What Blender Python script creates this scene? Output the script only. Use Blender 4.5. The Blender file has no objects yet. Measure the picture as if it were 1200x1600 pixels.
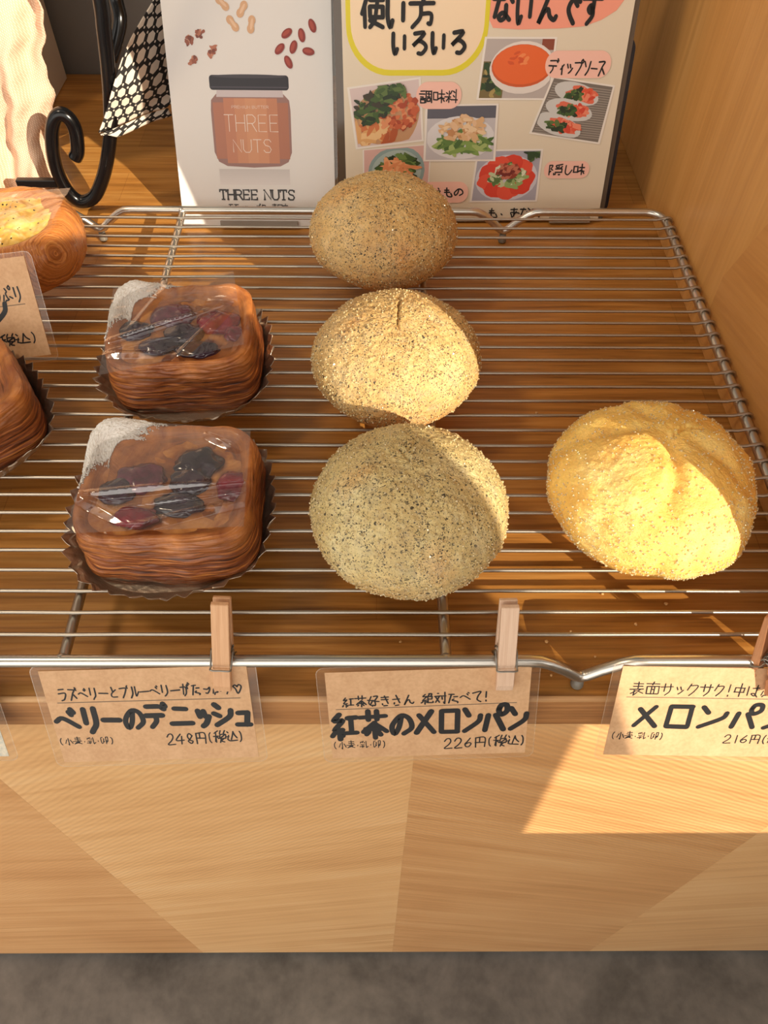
import bpy, bmesh, math, random
from mathutils import Vector, Matrix, noise as mn

S = bpy.context.scene
COL = S.collection
PI = math.pi
rnd = random.Random(7)

# ---------------------------------------------------------------- camera, sky, sun, exposure
def camera():
    p, y, r = math.radians(52.6), math.radians(0.9), math.radians(0.8)
    fw = Vector((math.sin(y) * math.cos(p), math.cos(y) * math.cos(p), -math.sin(p)))
    rt = Vector((math.cos(y), -math.sin(y), 0))
    up = rt.cross(fw)
    r2 = rt * math.cos(r) + up * math.sin(r)
    u2 = up * math.cos(r) - rt * math.sin(r)
    m = Matrix(((r2.x, u2.x, -fw.x, 0), (r2.y, u2.y, -fw.y, -0.1517), (r2.z, u2.z, -fw.z, 0.345), (0, 0, 0, 1)))
    cd = bpy.data.cameras.new('camera')
    cd.sensor_fit = 'VERTICAL'
    cd.sensor_height = 36.0
    cd.sensor_width = 27.0
    cd.lens = 36.0 * 1202.0 / 1600.0
    cd.clip_start = 0.01
    o = bpy.data.objects.new('camera', cd)
    COL.objects.link(o)
    o.matrix_world = m
    S.camera = o
camera()

S.view_settings.view_transform = 'Standard'
S.view_settings.look = 'None'
S.view_settings.gamma = 1
S.view_settings.use_curve_mapping = False
S.view_settings.exposure = 0.0

W = bpy.data.worlds.new('world')
S.world = W
W.use_nodes = True
def sky():
    # daylight outside the shop front (-y) is bright, the shop behind the counter is dim
    t = W.node_tree
    bg = t.nodes['Background']
    tc = t.nodes.new('ShaderNodeTexCoord')
    sp = t.nodes.new('ShaderNodeSeparateXYZ')
    t.links.new(tc.outputs['Generated'], sp.inputs[0])
    mr = t.nodes.new('ShaderNodeMapRange')
    t.links.new(sp.outputs['Y'], mr.inputs['Value'])
    mr.inputs['From Min'].default_value = -0.75
    mr.inputs['From Max'].default_value = 0.12
    mr.inputs['To Min'].default_value = SKY_FRONT
    mr.inputs['To Max'].default_value = SKY_BACK
    t.links.new(mr.outputs[0], bg.inputs['Strength'])
    bg.inputs['Color'].default_value = (1.0, 0.94, 0.86, 1)
SKY_FRONT, SKY_BACK = 2.25, 0.10
sky()

SUN_AZ, SUN_EL = math.radians(131.5), math.radians(24.2)
sd = Vector((math.cos(SUN_AZ) * math.cos(SUN_EL), math.sin(SUN_AZ) * math.cos(SUN_EL), -math.sin(SUN_EL)))
sl = bpy.data.lights.new('sun', 'SUN')
sl.energy = 6.4
sl.color = (1.0, 0.88, 0.69)
sl.angle = math.radians(0.25)
so = bpy.data.objects.new('sun', sl)
COL.objects.link(so)
so.rotation_euler = sd.to_track_quat('-Z', 'Y').to_euler()

def area(name, loc, aim, size, power, color):
    l = bpy.data.lights.new(name, 'AREA')
    l.energy = power
    l.color = color
    l.shape = 'DISK'
    l.size = size
    o = bpy.data.objects.new(name, l)
    COL.objects.link(o)
    o.location = loc
    o.rotation_euler = (Vector(aim) - Vector(loc)).to_track_quat('-Z', 'Y').to_euler()
area('ceiling_lamp', (-0.75, 0.05, 1.25), (0.05, 0.3, 0), 0.22, 4.9, (1.0, 0.80, 0.56))

# ---------------------------------------------------------------- helpers
def srgb(r, g, b):
    f = lambda c: (c / 255 / 12.92) if c / 255 <= 0.04045 else ((c / 255 + 0.055) / 1.055) ** 2.4
    return (f(r), f(g), f(b), 1)

def pbsdf(m):
    return m.node_tree.nodes['Principled BSDF']

def newmat(name, color=(0.8, 0.8, 0.8, 1), rough=0.5, metal=0.0, coat=0.0, spec=None):
    m = bpy.data.materials.new(name)
    m.use_nodes = True
    b = pbsdf(m)
    b.inputs['Base Color'].default_value = color
    b.inputs['Roughness'].default_value = rough
    b.inputs['Metallic'].default_value = metal
    b.inputs['Coat Weight'].default_value = coat
    if spec is not None:
        b.inputs['Specular IOR Level'].default_value = spec
    return m

_flat = {}
def flat(r, g, b, rough=0.45):
    k = (r, g, b, rough)
    if k not in _flat:
        _flat[k] = newmat('ink_%d_%d_%d' % (r, g, b), srgb(r, g, b), rough)
    return _flat[k]

class N:
    """short node wiring"""
    def __init__(s, m):
        s.t = m.node_tree
        s.L = s.t.links
    def n(s, typ, **kw):
        x = s.t.nodes.new(typ)
        for k, v in kw.items():
            setattr(x, k, v)
        return x
    def set(s, sock, v):
        if hasattr(v, 'is_linked') or isinstance(v, bpy.types.NodeSocket):
            s.L.new(v, sock)
        else:
            sock.default_value = v
    def coords(s, scale=(1, 1, 1), rot=(0, 0, 0), loc=(0, 0, 0), src='Object'):
        c = s.n('ShaderNodeTexCoord')
        mp = s.n('ShaderNodeMapping')
        s.L.new(c.outputs[src], mp.inputs['Vector'])
        mp.inputs['Scale'].default_value = scale
        mp.inputs['Rotation'].default_value = rot
        mp.inputs['Location'].default_value = loc
        return mp.outputs['Vector']
    def noise(s, vec, scale, detail=4, rough=0.55, dist=0.0):
        x = s.n('ShaderNodeTexNoise')
        s.L.new(vec, x.inputs['Vector'])
        x.inputs['Scale'].default_value = scale
        x.inputs['Detail'].default_value = detail
        x.inputs['Roughness'].default_value = rough
        x.inputs['Distortion'].default_value = dist
        return x.outputs['Fac']
    def ramp(s, fac, stops):
        x = s.n('ShaderNodeValToRGB')
        s.L.new(fac, x.inputs['Fac'])
        e = x.color_ramp.elements
        while len(e) < len(stops):
            e.new(0.5)
        for i, (p, c) in enumerate(stops):
            e[i].position = p
            e[i].color = c if len(c) == 4 else (*c, 1)
        return x.outputs['Color']
    def math(s, op, a, b=0.0, c=None):
        x = s.n('ShaderNodeMath', operation=op)
        s.set(x.inputs[0], a)
        s.set(x.inputs[1], b)
        if c is not None:
            s.set(x.inputs[2], c)
        return x.outputs[0]
    def mix(s, fac, a, b, blend='MIX'):
        x = s.n('ShaderNodeMix', data_type='RGBA', blend_type=blend)
        s.set(x.inputs[0], fac)
        s.set(x.inputs[6], a)
        s.set(x.inputs[7], b)
        return x.outputs[2]
    def bump(s, h, strength, dist, normal=None):
        x = s.n('ShaderNodeBump')
        x.inputs['Strength'].default_value = strength
        x.inputs['Distance'].default_value = dist
        s.L.new(h, x.inputs['Height'])
        if normal is not None:
            s.L.new(normal, x.inputs['Normal'])
        return x.outputs['Normal']

def mesh(name, V, F, mat, parent=None, smooth=True, mats=None, fm=None):
    me = bpy.data.meshes.new(name)
    me.from_pydata([tuple(v) for v in V], [], F)
    for m in (mats or [mat]):
        me.materials.append(m)
    if fm:
        me.polygons.foreach_set('material_index', fm)
    if smooth:
        me.polygons.foreach_set('use_smooth', [True] * len(me.polygons))
    me.update()
    o = bpy.data.objects.new(name, me)
    COL.objects.link(o)
    if parent is not None:
        o.parent = parent
    return o

def tag(o, label=None, cat=None, group=None, kind=None):
    if label: o['label'] = label
    if cat: o['category'] = cat
    if group: o['group'] = group
    if kind: o['kind'] = kind
    return o

def empty(name, loc, label, cat, group=None, rot=None):
    o = bpy.data.objects.new(name, None)
    o.empty_display_size = 0.01
    COL.objects.link(o)
    o.location = loc
    if rot is not None:
        o.rotation_euler = rot
    return tag(o, label, cat, group)

def box_vf(x0, x1, y0, y1, z0, z1, bev=0.0, seg=2):
    bm = bmesh.new()
    bmesh.ops.create_cube(bm, size=1)
    for v in bm.verts:
        v.co = Vector((x0 + (v.co.x + .5) * (x1 - x0), y0 + (v.co.y + .5) * (y1 - y0), z0 + (v.co.z + .5) * (z1 - z0)))
    if bev > 0:
        bmesh.ops.bevel(bm, geom=list(bm.edges), offset=bev, segments=seg, profile=0.5, affect='EDGES')
    bm.verts.index_update()
    V = [v.co.copy() for v in bm.verts]
    F = [[v.index for v in f.verts] for f in bm.faces]
    bm.free()
    return V, F

def box(name, x0, x1, y0, y1, z0, z1, mat, parent=None, bev=0.0, seg=2):
    V, F = box_vf(x0, x1, y0, y1, z0, z1, bev, seg)
    return mesh(name, V, F, mat, parent, smooth=False)

def catmull(P, n=6, closed=False):
    P = [Vector(p) for p in P]
    out = []
    m = len(P)
    if m < 3 and not closed:
        return P
    for i in range(m if closed else m - 1):
        if closed:
            a, b, c, d = P[(i - 1) % m], P[i], P[(i + 1) % m], P[(i + 2) % m]
        else:
            b, c = P[i], P[i + 1]
            a = P[i - 1] if i > 0 else b * 2 - c
            d = P[i + 2] if i + 2 < m else c * 2 - b
        for k in range(n):
            t = k / n
            out.append(0.5 * ((2 * b) + (c - a) * t + (2 * a - 5 * b + 4 * c - d) * t * t + (3 * b - a - 3 * c + d) * t ** 3))
    if not closed:
        out.append(P[-1])
    return out

def tube_vf(P, r, seg=12, closed=False, flat_=None):
    """r number or list; flat_=(sx,sy) scales the section"""
    P = [Vector(p) for p in P]
    n = len(P)
    rr = r if isinstance(r, (list, tuple)) else [r] * n
    V, F = [], []
    T = []
    for i in range(n):
        a = P[(i - 1) % n] if (closed or i > 0) else P[i]
        b = P[(i + 1) % n] if (closed or i < n - 1) else P[i]
        T.append((b - a).normalized())
    ref = Vector((0, 0, 1)) if abs(T[0].z) < 0.9 else Vector((0, 1, 0))
    u = (ref - T[0] * ref.dot(T[0])).normalized()
    for i in range(n):
        u = (u - T[i] * u.dot(T[i])).normalized()
        w = T[i].cross(u)
        for k in range(seg):
            a = 2 * PI * k / seg
            V.append(P[i] + (u * math.cos(a) + w * math.sin(a)) * rr[i])
    for i in range(n if closed else n - 1):
        j = (i + 1) % n
        for k in range(seg):
            k2 = (k + 1) % seg
            F.append([i * seg + k, i * seg + k2, j * seg + k2, j * seg + k])
    if not closed:
        F.append(list(range(seg - 1, -1, -1)))
        F.append([(n - 1) * seg + k for k in range(seg)])
    return V, F

def tube(name, P, r, mat, parent=None, seg=12, closed=False):
    V, F = tube_vf(P, r, seg, closed)
    return mesh(name, V, F, mat, parent)

def merge(parts):
    V, F = [], []
    for v, f in parts:
        o = len(V)
        V += list(v)
        F += [[i + o for i in q] for q in f]
    return V, F

# ---------------------------------------------------------------- materials
def wood(name, stops, axis='x', fine=1.0, rough=0.45, coat=0.0, board=None, rot=(0, 0, 0), ridges=None, offs=(0, 0, 0)):
    """grain runs along the axis"""
    m = newmat(name, rough=rough, coat=coat)
    g = N(m)
    k = {'x': (6, 120, 120), 'y': (120, 6, 120), 'z': (120, 120, 6)}[axis]
    k = tuple(v * fine for v in k)
    c = g.n('ShaderNodeTexCoord')
    m1 = g.n('ShaderNodeMapping')
    g.L.new(c.outputs['Object'], m1.inputs['Vector'])
    m1.inputs['Rotation'].default_value = rot
    m1.inputs['Location'].default_value = offs
    m2 = g.n('ShaderNodeMapping')
    g.L.new(m1.outputs['Vector'], m2.inputs['Vector'])
    m2.inputs['Scale'].default_value = k
    v = m2.outputs['Vector']
    a = g.noise(v, 1.0, 5, 0.6, 0.6)
    k2 = g.n('ShaderNodeMapping')
    g.L.new(m1.outputs['Vector'], k2.inputs['Vector'])
    k2.inputs['Scale'].default_value = tuple(x * 4 if x > 50 else x * 3.0 for x in k)
    b = g.noise(k2.outputs['Vector'], 1.0, 2, 0.5, 0.2)
    big = g.noise(m1.outputs['Vector'], 7.0, 2, 0.5, 0.3)
    f = g.math('MULTIPLY_ADD', b, 0.35, g.math('MULTIPLY', a, 0.65))
    f = g.math('MULTIPLY_ADD', g.math('SUBTRACT', big, 0.5), 0.35, f)
    col = g.ramp(f, stops)
    if board:
        br = g.n('ShaderNodeTexBrick')
        g.L.new(m1.outputs['Vector'], br.inputs['Vector'])
        br.inputs['Scale'].default_value = 1.0
        br.inputs['Brick Width'].default_value = board[0]
        br.inputs['Row Height'].default_value = board[1]
        br.inputs['Mortar Size'].default_value = 0.0004
        br.inputs['Mortar Smooth'].default_value = 0.5
        br.inputs['Color1'].default_value = (0.84, 0.83, 0.81, 1)
        br.inputs['Color2'].default_value = (1.12, 1.1, 1.06, 1)
        br.inputs['Mortar'].default_value = (0.7, 0.62, 0.55, 1)
        col = g.mix(0.8, col, br.outputs['Color'], 'MULTIPLY')
    g.L.new(col, pbsdf(m).inputs['Base Color'])
    n = g.bump(b, 0.25, 0.0006)
    if ridges:
        sc, ang, st = ridges
        rv = g.coords((1, 1, 1), (0, ang, 0))
        wv = g.n('ShaderNodeTexWave', wave_type='BANDS', bands_direction='Z')
        g.L.new(rv, wv.inputs['Vector'])
        wv.inputs['Scale'].default_value = sc
        wv.inputs['Distortion'].default_value = 2.2
        wv.inputs['Detail'].default_value = 2
        wv.inputs['Detail Scale'].default_value = 0.6
        n = g.bump(wv.outputs['Fac'], st, 0.0008, n)
    g.L.new(n, pbsdf(m).inputs['Normal'])
    return m

oak = wood('oiled_oak', [(0.28, srgb(114, 70, 24)), (0.5, srgb(180, 122, 56)), (0.74, srgb(214, 158, 86))], 'x', 1.0, 0.34, 0.12, (0.42, 0.043))
oak_worn = wood('worn_oak_edge', [(0.3, srgb(160, 112, 66)), (0.6, srgb(205, 160, 108))], 'x', 1.0, 0.5)
PAN = [(0.25, srgb(206, 152, 96)), (0.5, srgb(230, 180, 122)), (0.75, srgb(240, 198, 144))]
PAND = [(0.25, srgb(192, 136, 82)), (0.5, srgb(216, 162, 106)), (0.75, srgb(230, 182, 126))]
panel_mats = [wood('veneer_level', PAND, 'x', 0.45, 0.42, 0, rot=(0, 0.12, 0), ridges=(66, 0.75, 0.14)),
              wood('veneer_rising', PAN, 'x', 0.45, 0.42, 0, rot=(0, 0.40, 0), ridges=(66, 0.85, 0.22), offs=(.3, 0, .1)),
              wood('veneer_falling', PAND, 'x', 0.45, 0.42, 0, rot=(0, -0.42, 0), ridges=(66, -0.62, 0.36), offs=(.7, 0, .4)),
              wood('veneer_pale', PAN, 'x', 0.45, 0.42, 0, rot=(0, 0.3, 0), ridges=(66, 0.8, 0.3), offs=(.2, 0, .9))]
wallwood = wood('partition_veneer', [(0.2, srgb(188, 132, 68)), (0.5, srgb(210, 154, 86)), (0.8, srgb(222, 168, 100))], 'z', 0.7, 0.4)
wallwood2 = wood('partition_veneer_cross', [(0.15, srgb(186, 128, 66)), (0.5, srgb(204, 146, 80)), (0.85, srgb(214, 158, 94))], 'y', 1.2, 0.4, rot=(0.25, 0, 0))

def concrete():
    m = newmat('concrete', rough=0.55)
    g = N(m)
    v = g.coords()
    a = g.noise(v, 9, 6, 0.6, 0.4)
    b = g.noise(v, 60, 3, 0.6)
    f = g.math('MULTIPLY_ADD', b, 0.25, g.math('MULTIPLY', a, 0.75))
    g.L.new(g.ramp(f, [(0.3, srgb(66, 63, 60)), (0.5, srgb(104, 101, 97)), (0.7, srgb(132, 128, 122))]), pbsdf(m).inputs['Base Color'])
    return m
M_conc = concrete()
M_grey = newmat('grey_paint', srgb(128, 130, 130), 0.6)
M_white = newmat('white_paint', srgb(214, 208, 198), 0.5)
M_steel = newmat('stainless_steel', srgb(210, 205, 196), 0.30, 1.0)
M_wire = newmat('stainless_wire', srgb(184, 176, 164), 0.38, 1.0)
M_iron = newmat('black_iron', srgb(10, 10, 12), 0.22, 0.0)
pbsdf(M_iron).inputs['Specular IOR Level'].default_value = 0.4
M_spring = newmat('spring_steel', srgb(150, 146, 138), 0.35, 1.0)
M_foot = newmat('clear_grey_rubber', srgb(120, 112, 100), 0.4)
M_black = newmat('marker_black', srgb(22, 22, 24), 0.55)
M_pencil = newmat('grey_rule', srgb(120, 100, 80), 0.7)

def kraft(name='kraft_card', col=((198, 154, 112), (214, 172, 130))):
    m = newmat(name, rough=0.6)
    g = N(m)
    v = g.coords()
    f = g.noise(v, 500, 3, 0.6)
    f2 = g.noise(v, 90, 3, 0.6)
    f = g.math('MULTIPLY_ADD', f2, 0.5, g.math('MULTIPLY', f, 0.5))
    g.L.new(g.ramp(f, [(0.38, srgb(*col[0])), (0.62, srgb(*col[1]))]), pbsdf(m).inputs['Base Color'])
    return m
M_kraft = kraft()

def clear(name, tint=(1, 1, 1, 1), gloss=0.10, rough=0.05, haze=0.05, hazecol=(0.9, 0.88, 0.85, 1), crease=0.0):
    m = bpy.data.materials.new(name)
    m.use_nodes = True
    g = N(m)
    g.t.nodes.remove(pbsdf(m))
    out = [n for n in g.t.nodes if n.type == 'OUTPUT_MATERIAL'][0]
    tr = g.n('ShaderNodeBsdfTransparent')
    tr.inputs['Color'].default_value = tint
    gl = g.n('ShaderNodeBsdfGlossy')
    gl.inputs['Roughness'].default_value = rough
    df = g.n('ShaderNodeBsdfDiffuse')
    df.inputs['Color'].default_value = hazecol
    m1 = g.n('ShaderNodeMixShader')
    m1.inputs[0].default_value = haze
    g.L.new(tr.outputs[0], m1.inputs[1])
    g.L.new(df.outputs[0], m1.inputs[2])
    fr = g.n('ShaderNodeLayerWeight')
    fr.inputs['Blend'].default_value = 0.5
    fac = g.math('MULTIPLY_ADD', g.math('POWER', fr.outputs['Facing'], 4.0), 0.75, gloss * 0.4)
    if crease > 0:
        v = g.coords()
        nn = g.bump(g.noise(v, 60, 2, 0.5, 1.0), crease, 0.002)
        g.L.new(nn, gl.inputs['Normal'])
        g.L.new(nn, fr.inputs['Normal'])
    m2 = g.n('ShaderNodeMixShader')
    g.L.new(fac, m2.inputs[0])
    g.L.new(m1.outputs[0], m2.inputs[1])
    g.L.new(gl.outputs[0], m2.inputs[2])
    g.L.new(m2.outputs[0], out.inputs['Surface'])
    return m
M_lam = clear('laminate_film', gloss=0.1, rough=0.12, haze=0.10, hazecol=srgb(205, 175, 145))
M_lamrim = clear('laminate_rim', gloss=0.3, rough=0.2, haze=0.35, hazecol=srgb(215, 195, 170))
M_film = clear('cellophane', gloss=0.42, rough=0.09, haze=0.015, crease=0.35)
M_acryl = clear('acrylic', tint=(0.93, 0.93, 0.92, 1), gloss=0.1, rough=0.05, haze=0.3, hazecol=srgb(150, 140, 125))

# ---------------------------------------------------------------- the setting
def st(o, label=None):
    o['kind'] = 'structure'
    if label: o['label'] = label
    return o

st(box('floor', -4, 4, -3, 0.7, -0.86, -0.815, M_conc), 'mottled dark grey concrete floor in front of the counter')
st(box('wall_back', -2.2, 0.45, 0.66, 0.72, -0.815, 1.3, M_grey), 'plain grey wall behind the counter')

# shop front behind the camera: unseen, openings shaped to cut the sun and skylight
def sun_mask():
    P = [(-3, -2.6, -0.815, 3.4), (2.6, 3.2, -0.815, 3.4), (-2.6, 2.6, 1.15, 3.4), (0.20, 2.6, -0.815, 0.2994), (0.20, 0.9060, 0.2994, 0.772)]
    V, F = merge([box_vf(a, b, -0.98, -0.90, c, d) for a, b, c, d in P])
    o = st(mesh('sun_mask_wall', V, F, M_white, smooth=False), 'unseen white shop front wall, its openings shaped to admit and block light')
sun_mask()

pw = box_vf(0.2195, 0.245, -0.008, 0.66, 0.0, 0.95, 0.0008)
wr = st(mesh('wall_right', pw[0], pw[1], wallwood, smooth=False), 'tall pale veneered wooden partition standing on the counter at the right')
# cross-grained veneer leaf let into the partition's lower front corner
def leaf():
    x = 0.2193
    P = [(x, -0.007, 0.0006), (x, 0.262, 0.0006), (x, 0.262, 0.05), (x, 0.23, 0.12), (x, 0.13, 0.30), (x, -0.007, 0.52)]
    mesh('veneer_leaf', P, [[0, 1, 2, 3, 4, 5][::-1]], wallwood2, wr, smooth=False)
leaf()

counter = empty('display_counter', (0, 0, 0), 'long wooden display counter with oak top and pale veneered front', 'counter')
ct = box('counter_top', -1.3, 0.9, 0, 0.6590, -0.030, 0.0, oak, counter, 0.0012)
V, F = [], []
# worn rounded front edge, its own pale band
ed = []
for k in range(7):
    a = PI / 2 * k / 6
    ed.append((-0.0004 + 0.0022 - 0.0022 * math.sin(a), 0.0004 - 0.0022 + 0.0022 * math.cos(a)))
for x in (-1.3, 0.9):
    for (yy, zz) in ed:
        V.append((x, yy - 0.0005, zz))
for k in range(6):
    F.append([k, k + 1, 7 + k + 1, 7 + k])
we = mesh('worn_edge', V, F, oak_worn, ct)
tag(we, 'pale worn front edge of the counter top')
front_band = box('bright_front_band', -1.3, 0.9, -0.0004, 0.0, -0.0298, -0.0030, wood('brightened_oak', [(0.28, srgb(130, 84, 44)), (0.5, srgb(184, 128, 76)), (0.74, srgb(208, 154, 100))], 'x', 1.0, 0.4), ct)  # lighter band added over the slab's front face to make it look brighter lit
xs = [(-1.3, -0.2260), (-0.22595, 0.0212), (0.02125, 0.2800), (0.28005, 0.9)]
for (a, b), m in zip(xs, panel_mats):
    box('front_panel', a, b, 0.0025, 0.02, -0.806, -0.0305, m, counter)
box('carcass', -1.29, 0.89, 0.021, 0.65, -0.815, -0.031, newmat('carcass_wood', srgb(120, 80, 45), 0.6), counter)

# ---------------------------------------------------------------- the wire rack
ZR = 0.0255
rack = empty('cooling_rack', (0, 0, 0), 'stainless steel wire cooling rack lying on the oak counter', 'rack')
def dips(xs, y, sgn, lo, hi):
    """points along x with V shaped dips"""
    out = []
    pts = []
    for xd in sorted(xs):
        for dx, dz in ((-0.027, 0), (-0.022, -0.0004), (-0.017, -0.0028), (-0.009, -0.0088), (-0.003, -0.0146), (0, -0.0160), (0.003, -0.0146), (0.009, -0.0088), (0.017, -0.0028), (0.022, -0.0004), (0.027, 0)):
            pts.append((xd + dx, y, ZR + dz))
    pts = [(lo, y, ZR)] + pts + [(hi, y, ZR)]
    return pts if sgn > 0 else pts[::-1]
XD = (-0.516, -0.21, 0.0965)
yf, yb, xl, xr = 0.0072, 0.3750, -0.62, 0.2135
c = 0.013
loop = dips(XD, yf, 1, xl + c, xr - c)
for k in range(1, 6):
    a = -PI / 2 + PI / 2 * k / 6
    loop.append((xr - c + c * math.cos(a), yf + c + c * math.sin(a), ZR))
loop += [(xr, yf + c + 0.002, ZR), (xr, yb - c - 0.002, ZR)]
for k in range(1, 6):
    a = PI / 2 * k / 6
    loop.append((xr - c + c * math.cos(a), yb - c + c * math.sin(a), ZR))
loop += dips(XD, yb, -1, xl + c, xr - c)
for k in range(1, 6):
    a = PI / 2 + PI / 2 * k / 6
    loop.append((xl + c + c * math.cos(a), yb - c + c * math.sin(a), ZR))
loop += [(xl, yb - c, ZR), (xl, yf + c, ZR)]
for k in range(1, 6):
    a = PI + PI / 2 * k / 6
    loop.append((xl + c + c * math.cos(a), yf + c + c * math.sin(a), ZR))
def smooth_loop(P):
    out = []
    n = len(P)
    for i in range(n):
        a, b = Vector(P[i]), Vector(P[(i + 1) % n])
        d = (b - a).length
        k = max(1, int(d / 0.03))
        for j in range(k):
            out.append(a.lerp(b, j / k))
    return out
tube('frame_rod', smooth_loop(loop), 0.0029, M_steel, rack, 14, True)
for xa, xb in ((-0.1432, -0.1450), (0.0320, 0.0305), (-0.40, -0.40)):
    tube('cross_rod', [(xa, yf + 0.0003, ZR - 0.0005), (xa, yf + 0.004, ZR - 0.0022), (xb, yb - 0.004, ZR - 0.0022), (xb, yb - 0.0003, ZR - 0.0005)], 0.0026, M_steel, rack, 12)
    for yy in (yf + 0.0006, yb - 0.0006):
        bm = bmesh.new()
        bmesh.ops.create_icosphere(bm, subdivisions=2, radius=0.0034)
        bm.verts.index_update()
        Vv = [v.co * 1.0 + Vector((xa if yy < .1 else xb, yy, ZR - 0.0004)) for v in bm.verts]
        Ff = [[v.index for v in f.verts] for f in bm.faces]
        bm.free()
        mesh('weld', Vv, Ff, M_steel, rack)
for k in range(30):
    y = 0.3619 - 0.0118 * k
    ph = rnd.uniform(-1, 1) * 0.0002
    P = []
    for x in [xl + 0.0] + [-0.58 + 0.02 * i for i in range(38)] + [xr - 0.008]:
        dz = 0.0
        for xc in (-0.1441, 0.0312, -0.40):
            dz -= 0.0007 * math.exp(-((x - xc) / 0.012) ** 2)
        P.append((x, y + ph * math.sin(x * 14 + k), ZR + 0.0019 + dz * 0.6))
    e = 0.0040
    for a in (100, 75, 45, 10, -25, -60, -95):
        a = math.radians(a)
        P.append((xr + e * math.cos(a), y + 0.0004 * (100 - math.degrees(a)) / 100, ZR + e * math.sin(a)))
    tube('wire', P, 0.00098, M_wire, rack, 8)
for xd in XD:
    for yy in (yf, yb):
        V, F = tube_vf([(xd, yy, 0.0006), (xd, yy, 0.0014), (xd, yy, ZR - 0.0184)], [0.0030, 0.0032, 0.0024], 14)
        mesh('foot', V, F, M_foot, rack)

ZT = ZR + 0.0029   # top of the wires

# ---------------------------------------------------------------- handwriting
G = {'ベ':'053497 6273 7182','リ':'2126 71765849','ー':'0595','の':'524628162452839668','デ':'1161 0474 444628 7182 8091','ニ':'2272 0797',
'ッ':'2335 5365 856748','シ':'1132 0435 188593','ュ':'245474 7468 1888','ロ':'1118 1181 8188 1888','メ':'7118 2288','ン':'1133 188593','パ':'2318 5388 617090927362c',
'ラ':'2171 14846839','ズ':'11725429 5588 8192 8091','ブ':'12726539 8192 9081','ル':'313619 616895','と':'3144 7335273888','が':'03535739 3128 6274 7182 8091',
'た':'1252 3219 5484 56478889','っ':'256584866848','ぷ':'4153445767583829 2518 7697 8071829180c','り':'2126 616649','♡':'543314365986947354c','(':'61434769',')':'31535739',
'小':'515948 3317 7397','麦':'2181 2383 0595 5055 4618 467618 3698','・':'5556','乳':'4112 1213 3233 5253 1555 3638 0757 71788897','卵':'31121846 334336 6169 618186 7577',
'円':'1119 118189 4145 1585','税':'4012 2129 0444 2418 2446 6052 9082 53935696 53569396 6659 866889','込':'1122 0525 2417 173898 615547 617496',
'2':'13316173561989','4':'510686 6359','8':'734123467759274673','6':'6134162858765526','1':'5159','3':'1341725574886319',
'紅':'311333431646 3639 1708 4748 6292 7277 5797','茶':'0292 3033 6063 5417 5497 2676 5559 3728 6778','好':'311649 4428 0454 518164 646848 5595',
'き':'1272 1474 4177 2728 3969','さ':'1474 4177 2728 3969','ん':'51193655678897','絶':'311333431646 3639 1708 4748 6153 618173 5383 5358 5898 9897 8385 5585',
'対':'2131 0353 4318 1448 5393 808978 6466','べ':'053497 6273 7182','て':'128164576889','!':'5156 5859','表':'2181 2383 0595 5055 4618 3639 3957 5698 7566',
'面':'0191 5042 1318 1393 9398 1898 4348 6368 4565','サ':'0393 3136 717649','ク':'3115 32826639','中':'1316 1383 8386 1686 5059','は':'1218 4393 717858476799','ふ':'4153445767583829 2518 7697',
'わ':'3139 0333174 2516394','使':'3015 2329 4191 4346 4393 9396 4696 70675849 4799','い':'11162937 7277','方':'5052 0292 424619 45858878','ろ':'2171164475876949','な':'0252 3117 7193 646748375688',
'で':'118153455779 7384 8293','す':'0292 5055463544555739','調':'1141 0343 1535 1646 1719 1747 4749 1949 5159 5191 9199 6383 7275 6585 6668 6686 8688 6888',
'味':'1217 1242 4247 1747 5393 4696 7079 7547 7598','料':'1223 5143 0545 3139 3518 3657 6172 6475 5797 8089','ィ':'7336 5459','プ':'12726539 8071829180c','ソ':'1134 816639','ス':'11715429 5588',
'隠':'1119 113124 2435 2617 9051 5263 7273 8392 5494 9497 5797 4849 5859 7989','し':'3137597895','和':'4112 2129 0444 2418 2446 6368 6393 9398 6898','え':'4152 246419 3656687898','も':'3137598976 1353 1565',
'、':'2637','あ':'1272 4148 64392715458596','T':'0090 4049','天':'1181 0595 4119 4579','然':'1181 0595 4119 4579','バ':'3218 6298 7182 8091','タ':'311532826639 3566','専':'1181 5059 1383 0696','門':'1119 1141 5191 9199','店':'5052 1292 1219 5457 4898'}

def ribbon(P, w, z=0.0, cap=True):
    """flat stroke of width w along 2-D points (x, up), raised by z along the local -y"""
    V, F = [], []
    n = len(P)
    L, R = [], []
    for i in range(n):
        a = P[max(0, i - 1)]
        b = P[min(n - 1, i + 1)]
        d = Vector((b[0] - a[0], b[1] - a[1]))
        if d.length < 1e-9:
            d = Vector((1, 0))
        d.normalize()
        q = Vector((-d.y, d.x)) * w / 2
        L.append((P[i][0] + q.x, P[i][1] + q.y))
        R.append((P[i][0] - q.x, P[i][1] - q.y))
    for a in L: V.append((a[0], -z, a[1]))
    for a in R: V.append((a[0], -z, a[1]))
    for i in range(n - 1):
        F.append([i, i + 1, n + i + 1, n + i])
    if cap:
        for p in (P[0], P[-1]):
            o = len(V)
            for k in range(8):
                a = 2 * PI * k / 8
                V.append((p[0] + math.cos(a) * w / 2, -z - 0.00001, p[1] + math.sin(a) * w / 2))
            F.append([o + k for k in range(7, -1, -1)])
    return V, F

def fix(V, F):
    """turn every face to the front (-y)"""
    out = []
    for f in F:
        a, b, c = [Vector(V[i]) for i in f[:3]]
        n = (b - a).cross(c - a)
        out.append(f if n.y < 0 else f[::-1])
    return out

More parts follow.
